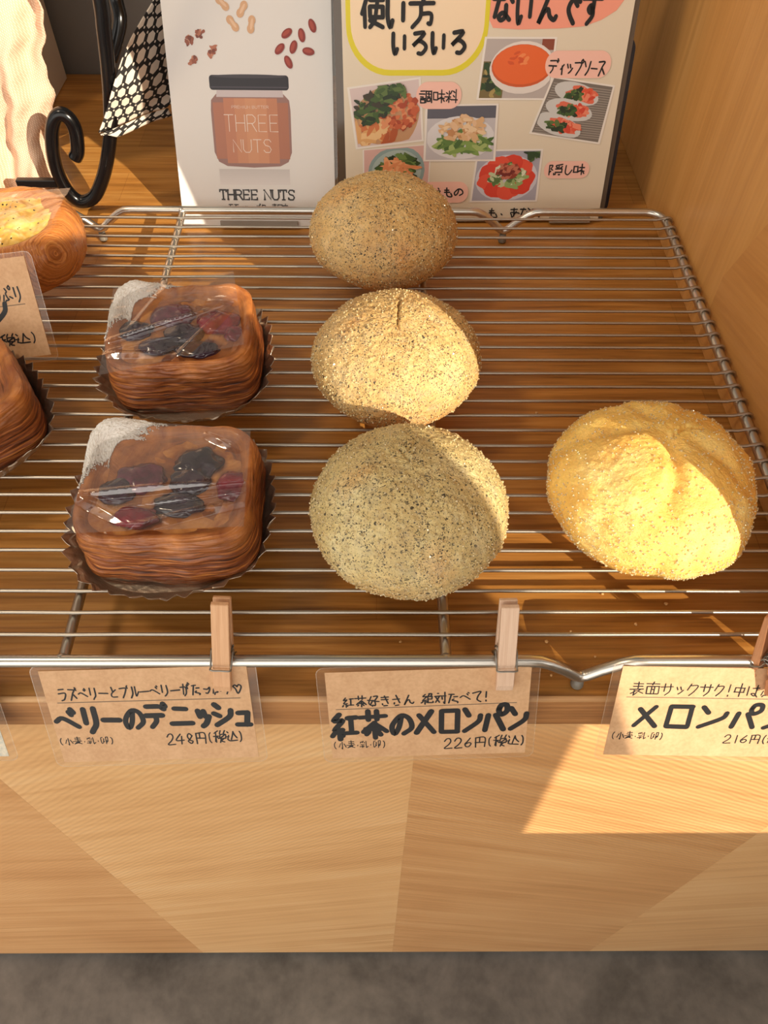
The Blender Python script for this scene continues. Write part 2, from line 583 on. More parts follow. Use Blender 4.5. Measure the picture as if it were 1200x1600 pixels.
def writing(name, text, x0, x1, z0, z1, w, mat, parent, depth, slant=0.0, jit=0.25, rise=0.0, fill=0.92, seed=1, widths=None):
    """handwritten line from x0..x1, bottom z0, top z1 (local x, z)"""
    r = random.Random(seed)
    n = len(text)
    ws = widths or [1.0] * n
    tot = sum(ws)
    parts = []
    x = x0
    k = 0
    for ch, cw in zip(text, ws):
        cell = (x1 - x0) * cw / tot
        g = G.get(ch, '')
        for st_ in g.split():
            closed = st_.endswith('c')
            s2 = st_.rstrip('c')
            pts = []
            for i in range(0, len(s2) - 1, 2):
                gx = int(s2[i]) + r.uniform(-jit, jit)
                gy = int(s2[i + 1]) + r.uniform(-jit, jit)
                px = x + cell * (1 - fill) / 2 + cell * fill * (gx / 9.0)
                pz = z1 - (z1 - z0) * gy / 9.0 + rise * (px - x0) / (x1 - x0)
                px += slant * (pz - z0)
                pts.append((px, 0, pz))
            if len(pts) > 2:
                pts = catmull(pts, 5, closed)
                if closed: pts.append(pts[0])
            k += 1
            parts.append(ribbon([(p[0], p[2]) for p in pts], w * r.uniform(0.92, 1.1), depth + 0.000012 * (k % 7)))
        x += cell
    V, F = merge(parts)
    return mesh(name, V, fix(V, F), mat, parent, smooth=False)

def rrect(x0, x1, z0, z1, r, seg=6):
    P = []
    for cx, cz, a0 in ((x1 - r, z1 - r, 0), (x0 + r, z1 - r, 90), (x0 + r, z0 + r, 180), (x1 - r, z0 + r, 270)):
        for k in range(seg + 1):
            a = math.radians(a0 + 90 * k / seg)
            P.append((cx + r * math.cos(a), cz + r * math.sin(a)))
    return P

def slab(name, P, y0, y1, mat, parent):
    """prism of the outline P (x, z), front at y0"""
    n = len(P)
    V = [(p[0], y0, p[1]) for p in P] + [(p[0], y1, p[1]) for p in P]
    F = [list(range(n))[::-1], list(range(n, 2 * n))] + [[i, (i + 1) % n, n + (i + 1) % n, n + i] for i in range(n)]
    bm = bmesh.new()
    vs = [bm.verts.new(v) for v in V]
    for f in F: bm.faces.new([vs[i] for i in f])
    bmesh.ops.recalc_face_normals(bm, faces=bm.faces)
    bm.verts.index_update()
    F = [[v.index for v in f.verts] for f in bm.faces]
    bm.free()
    return mesh(name, V, F, mat, parent, smooth=False)

# ---------------------------------------------------------------- price tags
CW, CH = 0.0945, 0.0555
def price_tag(loc, rot, label, lines, cardmat=M_kraft, group='laminated price tags'):
    t = empty('price_tag', loc, label, 'price tag', group)
    t.rotation_mode = 'YXZ'
    t.rotation_euler = rot
    mx, mt, mb = 0.0042, 0.0026, 0.0034
    slab('card', [(-CW / 2, -CH), (CW / 2, -CH), (CW / 2, 0), (-CW / 2, 0)], -0.00012, 0.00012, cardmat, t)
    sheet = rrect(-CW / 2 - mx, CW / 2 + mx, -CH - mb, mt, 0.004)
    n_ = len(sheet)
    rim_ = [(p[0] * 0.994, -CH / 2 + (p[1] + CH / 2) * 0.990) for p in sheet]
    V = [(p[0], 0.0003, p[1]) for p in sheet] + [(p[0], 0.0003, p[1]) for p in rim_]
    F = [list(range(n_, 2 * n_))] + [[i, (i + 1) % n_, n_ + (i + 1) % n_, n_ + i] for i in range(n_)]
    mesh('laminate', V, fix(V, F), None, t, smooth=False, mats=[M_lam, M_lamrim], fm=[0] + [1] * n_)
    for i, (txt, u0, u1, v0, v1, w, kw) in enumerate(lines):
        o = writing('writing', txt, (u0 - .5) * CW, (u1 - .5) * CW, -v1 * CH, -v0 * CH, w, M_black, t, 0.00016, seed=i * 7 + len(txt), **kw)
    return t

def rule(t, u0, u1, v, dv=0.0):
    V, F = ribbon([((u0 - .5) * CW, -v * CH), ((u1 - .5) * CW, -(v + dv) * CH)], 0.0005, 0.00015, False)
    mesh('underline', V, fix(V, F), M_pencil, t, smooth=False)

t1 = price_tag((-0.1061, 0.0040, 0.0246), (-0.4447, 0.035 * -1, 0), 'kraft price tag for berry pastries reading 248 yen, pegged left on the rack front', [
    ('ラズベリーとブルーベリーがたっぷり♡', 0.06, 0.965, 0.18, 0.31, 0.00075, dict(rise=0.0015, fill=0.86)),
    ('ベリーのデニッシュ', 0.01, 1.0, 0.375, 0.665, 0.0028, dict(rise=0.0005, fill=0.84, jit=0.15, widths=[1.15, 1, .9, 1.05, 1.15, 1.1, .85, .95, .9])),
    ('(小麦・乳・卵)', 0.0, 0.285, 0.715, 0.80, 0.00045, dict(widths=[.6, 1, 1, .5, 1, .5, 1, .6])),
    ('248円(税込)', 0.545, 0.94, 0.70, 0.83, 0.0007, dict(widths=[.9, .9, .9, 1.1, .6, 1.2, 1.1, .6], rise=0.001))])
rule(t1, 0.05, 0.95, 0.335)
t2 = price_tag((0.0235, 0.0040, 0.0232), (-0.3881, -0.040, 0), 'kraft price tag for black tea buns reading 226 yen, hanging in the middle', [
    ('紅茶好きさん 絶対たべて!', 0.07, 0.80, 0.27, 0.395, 0.00075, dict(rise=0.0015, fill=0.88, widths=[1, 1, 1, .9, .9, .9, .5, 1.05, 1, 1, .9, .9, .5])),
    ('紅茶のメロンパン', 0.0, 1.0, 0.445, 0.765, 0.0028, dict(rise=0.0015, fill=0.88, jit=0.15, widths=[1.15, 1.2, 1, 1, .95, .8, 1.05, .8])),
    ('(小麦・乳・卵)', 0.005, 0.285, 0.79, 0.885, 0.00045, dict(widths=[.6, 1, 1, .5, 1, .5, 1, .6])),
    ('226円(税込)', 0.575, 1.0, 0.79, 0.92, 0.0007, dict(widths=[.9, .9, .9, 1.1, .6, 1.2, 1.1, .6], rise=0.001))])
rule(t2, 0.04, 0.94, 0.415, -0.02)
t3 = price_tag((0.1593, 0.0040, 0.0250), (-0.4133, 0.0213, 0), 'kraft price tag reading 216 yen, half in the sun below the plain melon bun', [
    ('表面サックサク!中はふわふわ', 0.055, 1.0, 0.165, 0.305, 0.0006, dict(fill=0.88, widths=[1, 1, .9, .8, .9, .9, .8, .5, .9, .9, 1, 1, 1, 1])),
    ('メロンパン', 0.09, 0.92, 0.40, 0.685, 0.0026, dict(fill=0.82, jit=0.15)),
    ('(小麦・乳・卵)', 0.015, 0.29, 0.72, 0.81, 0.00045, dict(widths=[.6, 1, 1, .5, 1, .5, 1, .6])),
    ('216円(税込)', 0.595, 0.98, 0.735, 0.84, 0.0006, dict(widths=[.9, .7, .9, 1.1, .6, 1.2, 1.1, .6]))])
rule(t3, 0.05, 0.97, 0.33)
t4 = price_tag((-0.2270, 0.0040, 0.0246), (-0.43, -0.035, 0), 'laminated tag with a pale picture, cut off by the left edge of the photo', [], kraft('pale_picture_card', ((176, 178, 170), (226, 214, 190))))
t5 = price_tag((-0.2450, 0.2227, 0.0828), (-0.5345, -0.1229, -0.0057), 'kraft price tag propped up between the two pastries at the far left', [
    ('たっぷり', 0.66, 0.935, 0.26, 0.42, 0.0009, dict(rise=-0.0006)),
    ('ニン', 0.50, 0.82, 0.30, 0.70, 0.0026, dict(fill=0.8, jit=0.15)),
    ('円(税込)', 0.56, 0.95, 0.74, 0.86, 0.0008, dict(widths=[1.1, .6, 1.2, 1.1, .6]))])
rule(t5, 0.5, 0.93, 0.46)

# ---------------------------------------------------------------- clothespins
M_pin = wood('pin_beech', [(0.3, srgb(206, 154, 112)), (0.7, srgb(228, 184, 142))], 'z', 3.0, 0.6)
M_pin2 = wood('pin_grey_beech', [(0.3, srgb(212, 176, 148)), (0.7, srgb(230, 200, 174))], 'z', 3.0, 0.65)
M_pin3 = wood('pin_red_beech', [(0.3, srgb(172, 112, 72)), (0.7, srgb(204, 146, 102))], 'z', 3.0, 0.6)
def prong_vf(w, L, front):
    """outline in (y, z): inner face at y=0, jaw end z=0, handle end z=L; front prong lies at -y"""
    s = -1 if front else 1
    prof = [(0.0, 0.0), (0.0, 0.009), (0.0007, 0.0105), (0.0007, 0.0125), (0.0, 0.014), (0.0, 0.019), (0.0012, L), (0.0036, L - 0.0006), (0.0040, L * .6), (0.0040, 0.0155), (0.0034, 0.0150), (0.0034, 0.0140), (0.0040, 0.0135), (0.0038, 0.004), (0.0022, 0.0)]
    n = len(prof)
    V = [(-w / 2, s * p[0], p[1]) for p in prof] + [(w / 2, s * p[0], p[1]) for p in prof]
    F = [list(range(n)), list(range(n, 2 * n))[::-1]] + [[i, (i + 1) % n, n + (i + 1) % n, n + i] for i in range(n)]
    bm = bmesh.new()
    vs = [bm.verts.new(v) for v in V]
    for f in F: bm.faces.new([vs[i] for i in f])
    bmesh.ops.recalc_face_normals(bm, faces=bm.faces)
    bmesh.ops.bevel(bm, geom=[e for e in bm.edges if len(e.link_faces) == 2 and e.calc_face_angle() > 0.9], offset=0.0003, segments=1, affect='EDGES')
    bmesh.ops.triangulate(bm, faces=[f for f in bm.faces if len(f.verts) > 6])
    bm.verts.index_update()
    V = [v.co.copy() for v in bm.verts]
    F = [[v.index for v in f.verts] for f in bm.faces]
    bm.free()
    return V, F
def clothespin(tagobj, xl, zl, yaw, roll, mat, label, spread=-0.055, L=0.0470):
    tm = Matrix.Translation(tagobj.location) @ tagobj.rotation_euler.to_matrix().to_4x4()
    m = tm @ Matrix.Translation((xl, -0.0006, zl)) @ Matrix.Rotation(yaw, 4, 'Z') @ Matrix.Rotation(roll, 4, 'Y')
    t = empty('clothespin', m.to_translation(), label, 'clothespin', 'wooden clothespins holding the tags')
    t.rotation_euler = m.to_euler()
    w = 0.0078
    for front in (True, False):
        V, F = prong_vf(w, L, front)
        o = mesh('prong', V, F, mat, t, smooth=False)
        o.rotation_euler = ((spread if front else -spread), 0, 0)
        o.location = (0, 0.0 if front else 0.0056, 0)
    P = []
    w2 = w / 2 + 0.0006
    zf = 0.0146
    # wire bar across the front prong, up both sides to the coil
    P = [(w2, 0.0100, 0.0135), (w2 + .0002, 0.004, 0.017), (w2 + .0003, 0.0012, 0.0215), (w2, -0.0035, 0.0155), (w2 - .0003, -0.0053, 0.0146), (0, -0.0054, 0.0146), (-w2 + .0003, -0.0053, 0.0146), (-w2, -0.0035, 0.0155), (-w2 - .0003, 0.0012, 0.0215), (-w2 - .0002, 0.004, 0.017), (-w2, 0.0100, 0.0135), (0, 0.0103, 0.0133)]
    parts = [tube_vf(catmull(P, 4), 0.00042, 8)]
    H = []
    for i in range(60):
        a = 2 * PI * i / 14
        H.append((-w2 - 0.0002 + (2 * w2 + 0.0004) * i / 59, 0.0022 + 0.0016 * math.cos(a), 0.0212 + 0.0016 * math.sin(a)))
    parts.append(tube_vf(H, 0.00042, 8))
    V, F = merge(parts)
    mesh('spring', V, F, M_spring, t)
    return t
clothespin(t1, 0.0355, -0.0125, 0.0, 0.09, M_pin, 'tan wooden clothespin on the left tag, over the front rod')
clothespin(t2, 0.0348, -0.0118, 0.0, 0.02, M_pin2, 'pale greyish clothespin on the middle tag')
clothespin(t3, 0.0222, -0.0120, 0.70, -0.24, M_pin3, 'reddish clothespin in the sun at the right edge, seen from its side')

# ---------------------------------------------------------------- buns
def bun_mat(name, stops, speck, brown):
    m = newmat(name, rough=0.55)
    g = N(m)
    v = g.coords()
    f = g.noise(v, 55, 4, 0.55, 0.3)
    col = g.ramp(f, stops)
    # browner, toasted low on the side
    sx = g.n('ShaderNodeSeparateXYZ')
    g.L.new(v, sx.inputs[0])
    low = g.math('MULTIPLY_ADD', g.math('SUBTRACT', g.noise(v, 40, 3), 0.5), 0.03, sx.outputs['Z'])
    lowf = g.ramp(low, [(0.004, (1, 1, 1)), (0.030, (0, 0, 0))])
    bf = g.math('MULTIPLY', lowf, 0.6)
    patch = g.ramp(g.noise(v, 28, 2, 0.5, 0.5), [(0.56, (0, 0, 0)), (0.72, (1, 1, 1))])
    bf = g.math('MAXIMUM', bf, g.math('MULTIPLY', patch, 0.5))
    col = g.mix(bf, col, brown)
    grain = g.noise(v, 700, 2, 0.6)
    col = g.mix(0.5, col, g.ramp(grain, [(0.3, (0.74, 0.72, 0.68)), (0.7, (1.16, 1.16, 1.14))]), 'MULTIPLY')
    if speck:
        clus = g.noise(v, 70, 3, 0.6)
        for sc, th, prob in ((430, 0.28, 0.46), (820, 0.36, 0.56), (1500, 0.42, 0.45)):
            wv = g.n('ShaderNodeTexVoronoi')
            wob = g.n('ShaderNodeVectorMath', operation='ADD')
            g.L.new(v, wob.inputs[0])
            nz = g.n('ShaderNodeTexNoise')
            g.L.new(v, nz.inputs['Vector'])
            nz.inputs['Scale'].default_value = 800
            sc2 = g.n('ShaderNodeVectorMath', operation='SCALE')
            g.L.new(nz.outputs['Color'], sc2.inputs[0])
            sc2.inputs['Scale'].default_value = 0.0022
            g.L.new(sc2.outputs[0], wob.inputs[1])
            g.L.new(wob.outputs[0], wv.inputs['Vector'])
            wv.inputs['Scale'].default_value = sc
            sp = g.n('ShaderNodeSeparateColor')
            g.L.new(wv.outputs['Color'], sp.inputs[0])
            size = g.math('MULTIPLY_ADD', sp.outputs[1], th * 0.9, th * 0.35)
            on = g.math('LESS_THAN', wv.outputs['Distance'], size)
            pr = g.math('MULTIPLY_ADD', g.math('SUBTRACT', clus, 0.5), 1.4, prob)
            keep = g.math('LESS_THAN', sp.outputs[0], pr)
            fac = g.math('MULTIPLY', g.math('MULTIPLY', on, keep), g.math('MULTIPLY_ADD', sp.outputs[2], 0.35, 0.62))
            col = g.mix(fac, col, srgb(34, 30, 30))
        grey = g.ramp(g.noise(v, 150, 4, 0.65), [(0.50, (0, 0, 0)), (0.68, (1, 1, 1))])
        col = g.mix(g.math('MULTIPLY', grey, 0.30), col, srgb(150, 140, 124))
    g.L.new(col, pbsdf(m).inputs['Base Color'])
    b1 = g.noise(v, 900, 3, 0.65)
    b2 = g.noise(v, 240, 3, 0.6)
    n = g.bump(b2, 0.35, 0.0007)
    n = g.bump(b1, 0.8, 0.0006, n)
    g.L.new(n, pbsdf(m).inputs['Normal'])
    p = pbsdf(m)
    p.inputs['Subsurface Weight'].default_value = 0.10
    p.inputs['Subsurface Radius'].default_value = (0.006, 0.003, 0.0012)
    p.inputs['Subsurface Scale'].default_value = 1.0
    return m
TEA = [(0.3, srgb(198, 172, 118)), (0.5, srgb(214, 192, 134)), (0.7, srgb(226, 210, 160))]
M_tea = bun_mat('tea_biscuit_crust', TEA, True, srgb(218, 158, 90))
M_toast = bun_mat('toasted_tea_crust', [(0.3, srgb(206, 164, 104)), (0.5, srgb(218, 182, 120)), (0.7, srgb(228, 196, 140))], True, srgb(220, 150, 78))
M_mel = bun_mat('melon_biscuit_crust', [(0.3, srgb(238, 186, 92)), (0.5, srgb(248, 205, 112)), (0.7, srgb(252, 222, 142))], False, srgb(232, 160, 66))
M_mel.node_tree.nodes['Principled BSDF'].inputs['Subsurface Weight'].default_value = 0.3
M_sug = newmat('sugar_grain', srgb(242, 222, 172), 0.09, 0.0, 0.5)
M_sug.node_tree.nodes['Principled BSDF'].inputs['Transmission Weight'].default_value = 0.35
M_base = newmat('baked_bread', srgb(206, 138, 70), 0.6)

def bun(loc, R, h, mat, label, seed, grooves=(), apex=(0, 0), crack=None, lump=0.0007, nsugar=1300, sx=1.0, sy=1.0, base=0.80, wob=0.02, rough=0.8, cat='bun', group=None):
    t = empty('melon_bun', loc, label, cat, group)
    nt, ns = 256, 128
    zg = 0.36
    sv = Vector((seed * 3.1, seed * 1.7, seed * 0.9))
    V, F = [], []
    def pos(th, p):
        """p 0 bottom .. 1 apex along the profile"""
        if p < 0.3:
            s = zg * p / 0.3
            r = R * (base + (1 - base) * math.sin(s / zg * PI / 2))
        else:
            a = (p - 0.3) / 0.7 * PI / 2
            s = zg + (1 - zg) * math.sin(a)
            r = R * math.cos(a) ** 0.95 if a < PI / 2 - 1e-6 else 0.0
        x, y, z = r * math.cos(th) * sx, r * math.sin(th) * sy, s * h
        k = 1 + wob * (mn.noise(Vector((math.cos(th), math.sin(th), 0)) * 1.1 + sv))
        return Vector((x * k, y * k, z))
    cen = Vector((0, 0, h * 0.3))
    def disp(q):
        d = (q - cen).normalized()
        o = lump * mn.noise(q * 55 + sv)
        o += 0.0004 * mn.noise(q * 160 + sv) + rough * (0.0007 * mn.noise(q * 420 + sv) + 0.0008 * abs(mn.noise(q * 760 + sv)))
        dx, dy = q.x - apex[0], q.y - apex[1]
        rr = math.hypot(dx, dy)
        if grooves:
            an = math.atan2(dy, dx)
            for ga, depth in grooves:
                da = (an - math.radians(ga) + PI) % (2 * PI) - PI
                da += 0.12 * mn.noise(Vector((rr * 60, ga, 0)))
                dist = abs(math.sin(da)) * rr if abs(da) < PI / 2 else 1
                fade = max(0, min(1, (rr - 0.004) / 0.014)) * max(0.35, 1 - max(0, rr - 0.03) / 0.03)
                o -= depth * math.exp(-(dist / 0.0042) ** 2) * fade
        if crack:
            for (x0, y0, x1, y1, dep) in crack:
                vx, vy = x1 - x0, y1 - y0
                l2 = vx * vx + vy * vy
                u = ((q.x - x0) * vx + (q.y - y0) * vy) / l2
                if -0.05 < u < 1.05:
                    ds = (vx * (q.y - y0) - vy * (q.x - x0)) / math.sqrt(l2) + 0.0018 * mn.noise(Vector((u * 9 + seed, 0, 0)))
                    o -= dep * math.exp(-(ds / 0.0007) ** 2) * max(0, 1 - abs(u * 2 - 1) ** 4)
        edge = min(1, q.z / 0.004)
        return q + d * o * edge
    for i in range(ns + 1):
        p = i / ns
        for k in range(nt):
            V.append(disp(pos(2 * PI * k / nt, p)))
    for i in range(ns):
        for k in range(nt):
            k2 = (k + 1) % nt
            F.append([i * nt + k, i * nt + k2, (i + 1) * nt + k2, (i + 1) * nt + k])
    F.append([k for k in range(nt)][::-1])
    crust = mesh('crust', V, F, mat, t)
    # sugar grains standing on the crust
    r = random.Random(seed)
    SV, SF = [], []
    octa = [(1, 0, 0), (-1, 0, 0), (0, 1, 0), (0, -1, 0), (0, 0, 1), (0, 0, -1)]
    of = [(0, 2, 4), (2, 1, 4), (1, 3, 4), (3, 0, 4), (2, 0, 5), (1, 2, 5), (3, 1, 5), (0, 3, 5)]
    for _ in range(nsugar):
        th = r.uniform(0, 2 * PI)
        p = 1 - math.sqrt(r.random()) * 0.85
        q = disp(pos(th, p))
        s = r.uniform(0.0003, 0.00075)
        rot = Matrix.Rotation(r.uniform(0, 6), 3, Vector((r.uniform(-1, 1), r.uniform(-1, 1), r.uniform(-1, 1))).normalized())
        d = (q - cen).normalized() * s * 0.45
        o = len(SV)
        for c_ in octa:
            SV.append(q + d + rot @ (Vector(c_) * s))
        SF += [[o + i for i in f] for f in of]
    sgr = mesh('sugar_grains', SV, SF, M_sug, crust, smooth=False)
    sgr['kind'] = 'stuff'
    return t
TG = 'black tea melon buns in a column'
bun((0.0045, 0.3115, ZT - 0.0012), 0.0493, 0.0547, M_toast, 'speckled tea melon bun at the back, against the menu board', 1, base=0.72, crack=[(-.006, .012, .004, .004, .0012)], group=TG)
bun((0.0109, 0.1885, ZT - 0.0012), 0.0481, 0.0502, M_toast, 'speckled tea melon bun in the middle with a cracked top', 2, crack=[(0.002, 0.024, 0.0, -0.012, 0.0028), (-0.022, 0.012, -0.014, 0.016, 0.0016), (0.010, 0.012, 0.020, 0.006, 0.0016)], nsugar=1700, group=TG)
bun((0.0159, 0.0778, ZT - 0.0012), 0.0476, 0.0528, M_tea, 'speckled tea melon bun at the front, nearest the front rod', 3, nsugar=1800, crack=[(-.006, .012, .0, .002, .0012), (.004, .018, -.003, .008, .001)], group=TG)
bun((0.1373, 0.0916, ZT - 0.0012), 0.0508, 0.0546, M_mel, 'plain golden sugar-crusted melon bun at the right, partly in sunlight', 4,
    grooves=((-97, 0.0044), (178, 0.0026), (55, 0.0020), (118, 0.0026), (-38, 0.0022)), apex=(0.002, 0.010), lump=0.0022, nsugar=2600, wob=0.05, rough=0.5,
    crack=[(0.012, 0.012, 0.002, 0.004, 0.0016), (0.010, 0.010, 0.024, 0.012, 0.0012)])

# ---------------------------------------------------------------- pastries
def pastry_mat(name, dark, midc, light):
    m = newmat(name, rough=0.38, coat=0.25)
    g = N(m)
    v = g.coords()
    wob = g.noise(v, 45, 4, 0.6)
    sx = g.n('ShaderNodeSeparateXYZ')
    g.L.new(v, sx.inputs[0])
    zz = g.math('MULTIPLY_ADD', wob, 0.012, sx.outputs['Z'])
    fine = g.noise(g.coords((40, 40, 1000)), 1.0, 5, 0.68, 0.35)
    ly = g.noise(g.coords((22, 22, 330)), 1.0, 2, 0.5, 0.3)
    f = g.math('MULTIPLY_ADD', g.math('SUBTRACT', ly, 0.5), 0.5, fine)
    top = g.ramp(g.math('MULTIPLY_ADD', g.math('SUBTRACT', wob, 0.5), 0.02, sx.outputs['Z']), [(0.022, (0, 0, 0)), (0.037, (1, 1, 1))])
    side = g.ramp(f, [(0.36, dark), (0.52, midc), (0.70, light)])
    tops = g.ramp(g.noise(v, 70, 4, 0.6, 0.5), [(0.3, midc), (0.62, light)])
    col = g.mix(top, side, tops)
    g.L.new(col, pbsdf(m).inputs['Base Color'])
    g.L.new(g.bump(f, 0.5, 0.0009), pbsdf(m).inputs['Normal'])
    return m
M_past = pastry_mat('berry_danish_crust', srgb(60, 28, 14), srgb(138, 72, 34), srgb(206, 132, 66))
M_past2 = pastry_mat('golden_danish_crust', srgb(120, 62, 26), srgb(186, 110, 48), srgb(226, 160, 82))
def custard_mat(name, a, b):
    m = newmat(name, rough=0.16, coat=0.5)
    g = N(m)
    v = g.coords()
    at = g.n('ShaderNodeAttribute', attribute_name='stain')
    col = g.ramp(g.noise(v, 80, 4, 0.6, 0.4), [(0.35, a), (0.65, b)])
    g.L.new(g.mix(g.math('MULTIPLY', at.outputs['Fac'], 0.85), col, srgb(76, 30, 36)), pbsdf(m).inputs['Base Color'])
    g.L.new(g.bump(g.noise(v, 160, 3), 0.35, 0.0012), pbsdf(m).inputs['Normal'])
    return m
M_cust = custard_mat('baked_custard', srgb(170, 98, 44), srgb(222, 156, 84))
M_cust2 = custard_mat('yellow_custard', srgb(226, 160, 62), srgb(240, 190, 96))
M_bb = custard_mat('blueberry_skin', srgb(26, 12, 26), srgb(64, 34, 54))
M_rb = custard_mat('raspberry_skin', srgb(88, 12, 24), srgb(150, 34, 50))
M_pb = custard_mat('stewed_berry_skin', srgb(76, 26, 44), srgb(134, 64, 84))
M_ice = newmat('icing_sugar', srgb(236, 232, 226), 0.9)
def foil_mat():
    m = newmat('bronze_foil', srgb(200, 186, 166), 0.34, 0.85)
    g = N(m)
    g.L.new(g.bump(g.noise(g.coords(), 170, 3, 0.6), 0.6, 0.0012), pbsdf(m).inputs['Normal'])
    return m
M_foil = foil_mat()

def sup(th, a, b, n):
    return (abs(math.cos(th) / a) ** n + abs(math.sin(th) / b) ** n) ** (-1.0 / n)

def foil_cup(parent, R, h, seed, frontturn=0.0, off=(0, 0), pleats=38, n=2.5, sx=1.0, sy=1.0):
    r = random.Random(seed)
    sv = Vector((seed, seed * 2.0, 0))
    nt = pleats * 8
    rows = 9
    V, F = [], []
    for i in range(rows + 1):
        u = i / rows
        for k in range(nt):
            th = 2 * PI * k / nt
            ph = (k % 8) / 8.0
            tri = abs(ph * 2 - 1) * 2 - 1
            jag = 0.7 + 0.6 * mn.noise(Vector((th * 4, seed, 1)))
            fr = 0.5 - 0.5 * math.sin(th + frontturn)          # 1 at the front, where the cup is pressed flat
            rad = R * (0.84 + 0.16 * u ** 0.9) * (1 + 0.045 * mn.noise(Vector((math.cos(th) * 2, math.sin(th) * 2, u)) + sv))
            rad += tri * 0.0021 * u * jag
            z = h * u * (1.15 - 0.50 * fr) * (1 + 0.35 * mn.noise(Vector((math.cos(th) * 1.5, math.sin(th) * 1.5, 3)) + sv)) + tri * 0.0013 * u + 0.0030 * u * mn.noise(Vector((th * 6, u * 3, seed)))
            rad *= 1 + 0.02 * u * mn.noise(Vector((th * 9, 0, seed)))
            kx = sup(th, 1, 1, n)
            V.append((off[0] + rad * kx * math.cos(th) * sx, off[1] + rad * kx * math.sin(th) * sy, max(0.0002, z)))
    for i in range(rows):
        for k in range(nt):
            k2 = (k + 1) % nt
            F.append([i * nt + k, i * nt + k2, (i + 1) * nt + k2, (i + 1) * nt + k])
    F.append(list(range(nt))[::-1])
    o = mesh('foil_cup', V, F, M_foil, parent, smooth=False)
    md = o.modifiers.new('thickness', 'SOLIDIFY')
    md.thickness = 0.00015
    return o

